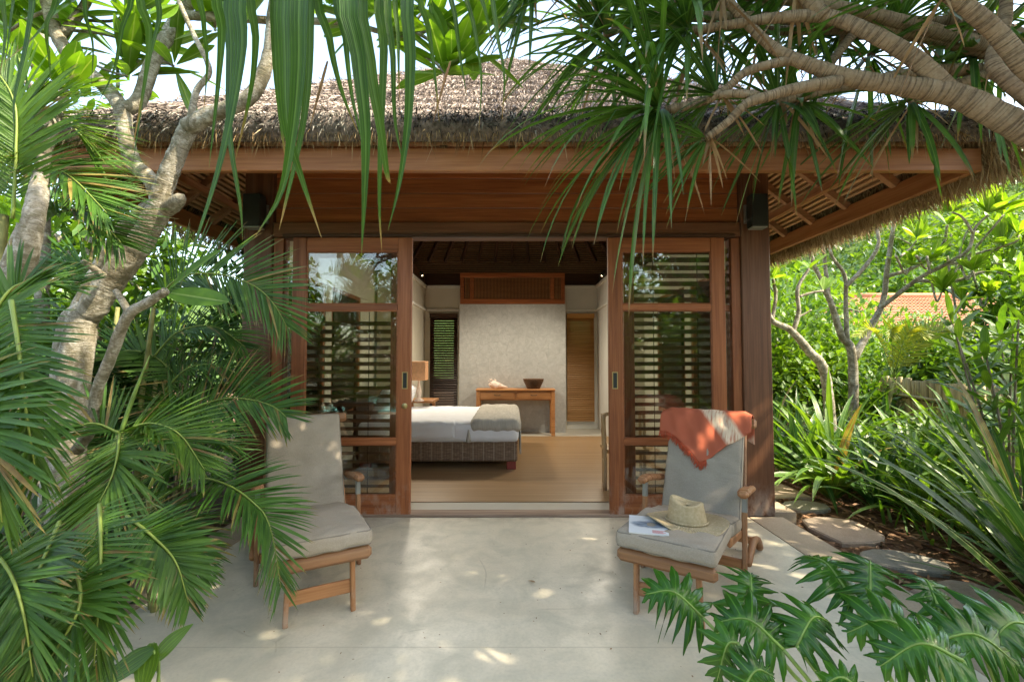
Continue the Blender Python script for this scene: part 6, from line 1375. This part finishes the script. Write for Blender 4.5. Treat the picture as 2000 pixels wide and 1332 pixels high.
bigtree('tree behind the left shrubs beside the house', (-7.0, 7.5, 3.0), (2.2, 2.0, 2.4), 3200, .3, .11, 'mid')
bigtree('tree further back to the left of the house', (-11.0, 9.0, 3.4), (2.6, 2.2, 2.6), 2600, .35, .13, 'sunny')
bigtree('unseen shade tree added over the terrace to dapple the sunlight', (4.5, 1.1, 5.7), (3.9, 2.2, .8), 6300, .25, .105, 'mid', NC=120)  # crown out of view, added and shaped to shade and dapple the terrace
# behind the camera: pool and garden, seen as reflections in the glass
pool = boxobj('pool', -6.0, 3.5, -9.5, -4.2, GZ - .1, GZ + .06, M['pool'], None, .01); tag(pool, kind='structure')
rim = MB()
for a in ((-6.5, 4.0, -4.2, -3.7), (-6.5, 4.0, -10, -9.5), (-6.5, -6.0, -9.5, -4.2), (3.5, 4.0, -9.5, -4.2)): rim.cbox(a[0], a[1], a[2], a[3], GZ - .1, GZ + .09, .01)
tag(rim.build('pool_coping', M['border'], None, smooth=False), kind='structure')
bigtree('broad garden tree beyond the pool', (-4.5, -12.5, 3.8), (3.0, 2.2, 2.6), 3200, .36, .14, 'mid'); bigtree('garden tree at the pool end', (2.2, -12.0, 4.2), (2.8, 2.2, 2.8), 3200, .36, .14, 'sunny')
bigtree('garden tree beside the pool right', (6.8, -6.0, 4.0), (2.4, 2.4, 2.6), 3200, .34, .13, 'mid'); bigtree('garden tree beside the pool left', (-8.5, -5.0, 3.6), (2.2, 2.4, 2.6), 3000, .34, .13, 'mid')
GH = 'hedge shrubs around the pool garden'
for k, (x, y, h) in enumerate(((3.2, -6.5, 1.6), (5.0, -4.2, 1.7), (7.2, -3.2, 1.6), (9.0, -7.0, 2.0), (-7.6, -9.0, 1.8), (-5.6, -11.5, 1.8), (-1.2, -12.2, 1.9), (1.6, -11.4, 1.8), (4.8, -9.4, 2.0), (-9.5, -6.0, 1.9), (-8.2, -2.6, 1.7), (7.5, -9.5, 2.2), (-3.4, -11.8, 2.0), (5.8, -6.6, 2.2))):
    shrub('hedge_shrub', 'hedge shrub of the pool garden seen only mirrored in the door glass', 'shrub', (x, y, h * .8), (1.5, 1.2, h), 2000, .3, .12, ['mid', 'sunny', 'dark'][k % 3], GH, 3)
bigtree('palm green tree over the pool hedge at right', (4.4, -8.2, 4.4), (2.4, 2.0, 2.2), 3000, .34, .13, 'sunny'); bigtree('dense tree behind the pool hedge at right', (9.5, -10.5, 4.5), (3.2, 2.4, 3.2), 3200, .4, .16, 'mid'); bigtree('dense tree behind the pool hedge at left', (-11, -11, 4.5), (3.2, 2.4, 3.2), 3200, .4, .16, 'mid')
bigtree('small tree near the right terrace end', (5.4, -1.6, 3.4), (1.5, 1.5, 1.5), 2600, .26, .1, 'mid')

# ---- split leaf philodendron in the right foreground
ph = thing('philodendron', 'glossy split leaf philodendron in the bottom right foreground', 'plant', (1.75, 1.25, 0))
ph_root = ph
def philo(tip_px, base_px, N=(0, -.55, .85), droop=.06):
    b, e = at(*base_px), at(*tip_px); L = (e - b).length; mid = (b + e) / 2 + V(0, 0, droop * .8); ns, nr, nl = 168, 6, 8
    C = catmull([b, mid, e], ns); T = np.gradient(C, axis=0); T /= np.linalg.norm(T, axis=1, keepdims=True); Nn = nrm(NP(N) + RS.randn(3) * .12)
    sd = np.cross(T, Nn); sd /= np.linalg.norm(sd, axis=1, keepdims=True); no = np.cross(sd, T); t = np.linspace(0, 1, ns + 1); mb = MB(); wid = .70
    for s in (-1, 1):
        ph = t ** .92 * nl + (.5 if s > 0 else 0) + .1 * np.sin(t * 9 + U(0, 6)); p = ph % 1.0; amp = RS.uniform(.72, 1.12, nl + 3)[np.floor(ph).astype(int)]
        h = np.clip(np.sin(np.pi * p), 0, 1) ** .48 * (1 + .10 * np.sin(p * 12.6 + 1.0)); env = np.sin(np.pi * np.clip(t * .80 + .19, 0, 1)) ** .75
        r = L * wid * env * (.16 + .84 * h * amp)
        ang = np.radians(128 - 100 * t + (p - .5) * 9)[:, None]; D = sd * s * np.sin(ang) + T * np.cos(ang)
        rip = U(.02, .05) * np.sin(p * 6.28 + 1) ; vs = []; uv = []
        for j in range(nr + 1):
            f = j / nr; q = C + D * (r * f)[:, None] + no * ((.16 * f - .34 * f ** 2.2) * r + rip * r * f)[:, None]; q[:, 2] -= .9 * (r * f) ** 2; vs.append(q); uv.append(np.stack([.5 + .5 * s * f * np.where(np.abs(p - .5) < .06, .12, 1), t], -1))
        vs = np.stack(vs, 1).reshape(-1, 3); uv = np.stack(uv, 1).reshape(-1, 2); I = np.arange((ns + 1) * (nr + 1)).reshape(ns + 1, nr + 1)
        F4 = np.stack([I[:-1, :-1], I[1:, :-1], I[1:, 1:], I[:-1, 1:]], -1).reshape(-1, 4)
        mb.add(vs, [F4 if s > 0 else F4[:, ::-1]], uv)
    o = mb.build('leaf', M['philo'], ph_root); rb = MB(); rb.tube(list(C[::12] + no[::12] * .002), np.linspace(.0042, .001, len(C[::12])), 5, 20); rb.build('midrib', M['stem'], o)
    r = V(1.75 + U(-.12, .12), 1.28 + U(-.1, .1), .02); MB().tube([r, (r + b) / 2 + V((b.x - r.x) * .2, (b.y - r.y) * .2, -.03), b], [.009, .008, .006], 7).build('stem', M['stem'], ph_root)
for tip, bs_ in (((1262, 1160, 1.72), (1372, 1205, 1.68)), ((1466, 1120, 1.7), (1470, 1225, 1.62)), ((1570, 1085, 1.72), (1668, 1178, 1.55)), ((1400, 1215, 1.5), (1530, 1268, 1.42)), ((1620, 1215, 1.5), (1556, 1260, 1.42)), ((1700, 1095, 1.6), (1700, 1175, 1.5)), ((1655, 1235, 1.35), (1810, 1255, 1.28)), ((1400, 1330, 1.42), (1440, 1255, 1.42)), ((1990, 1300, 1.25), (1830, 1250, 1.28)), ((1720, 1300, 1.2), (1880, 1290, 1.15)), ((1790, 1130, 1.5), (1840, 1210, 1.4)), ((2030, 1230, 1.35), (1920, 1270, 1.3)), ((1600, 1345, 1.2), (1700, 1380, 1.15)), ((1510, 1320, 1.3), (1440, 1370, 1.3))):
    philo(tip, bs_)
strapplant('upright fan of pleated blades behind the philodendron', 2.0, 1.35, 14, .55, .075, 'strap', .6, .8, z=0)
strapplant('narrow green leaves behind the glossy foreground plant', 2.45, 1.55, 20, .7, .04, 'strap', 1.0, .9, z=GZ)
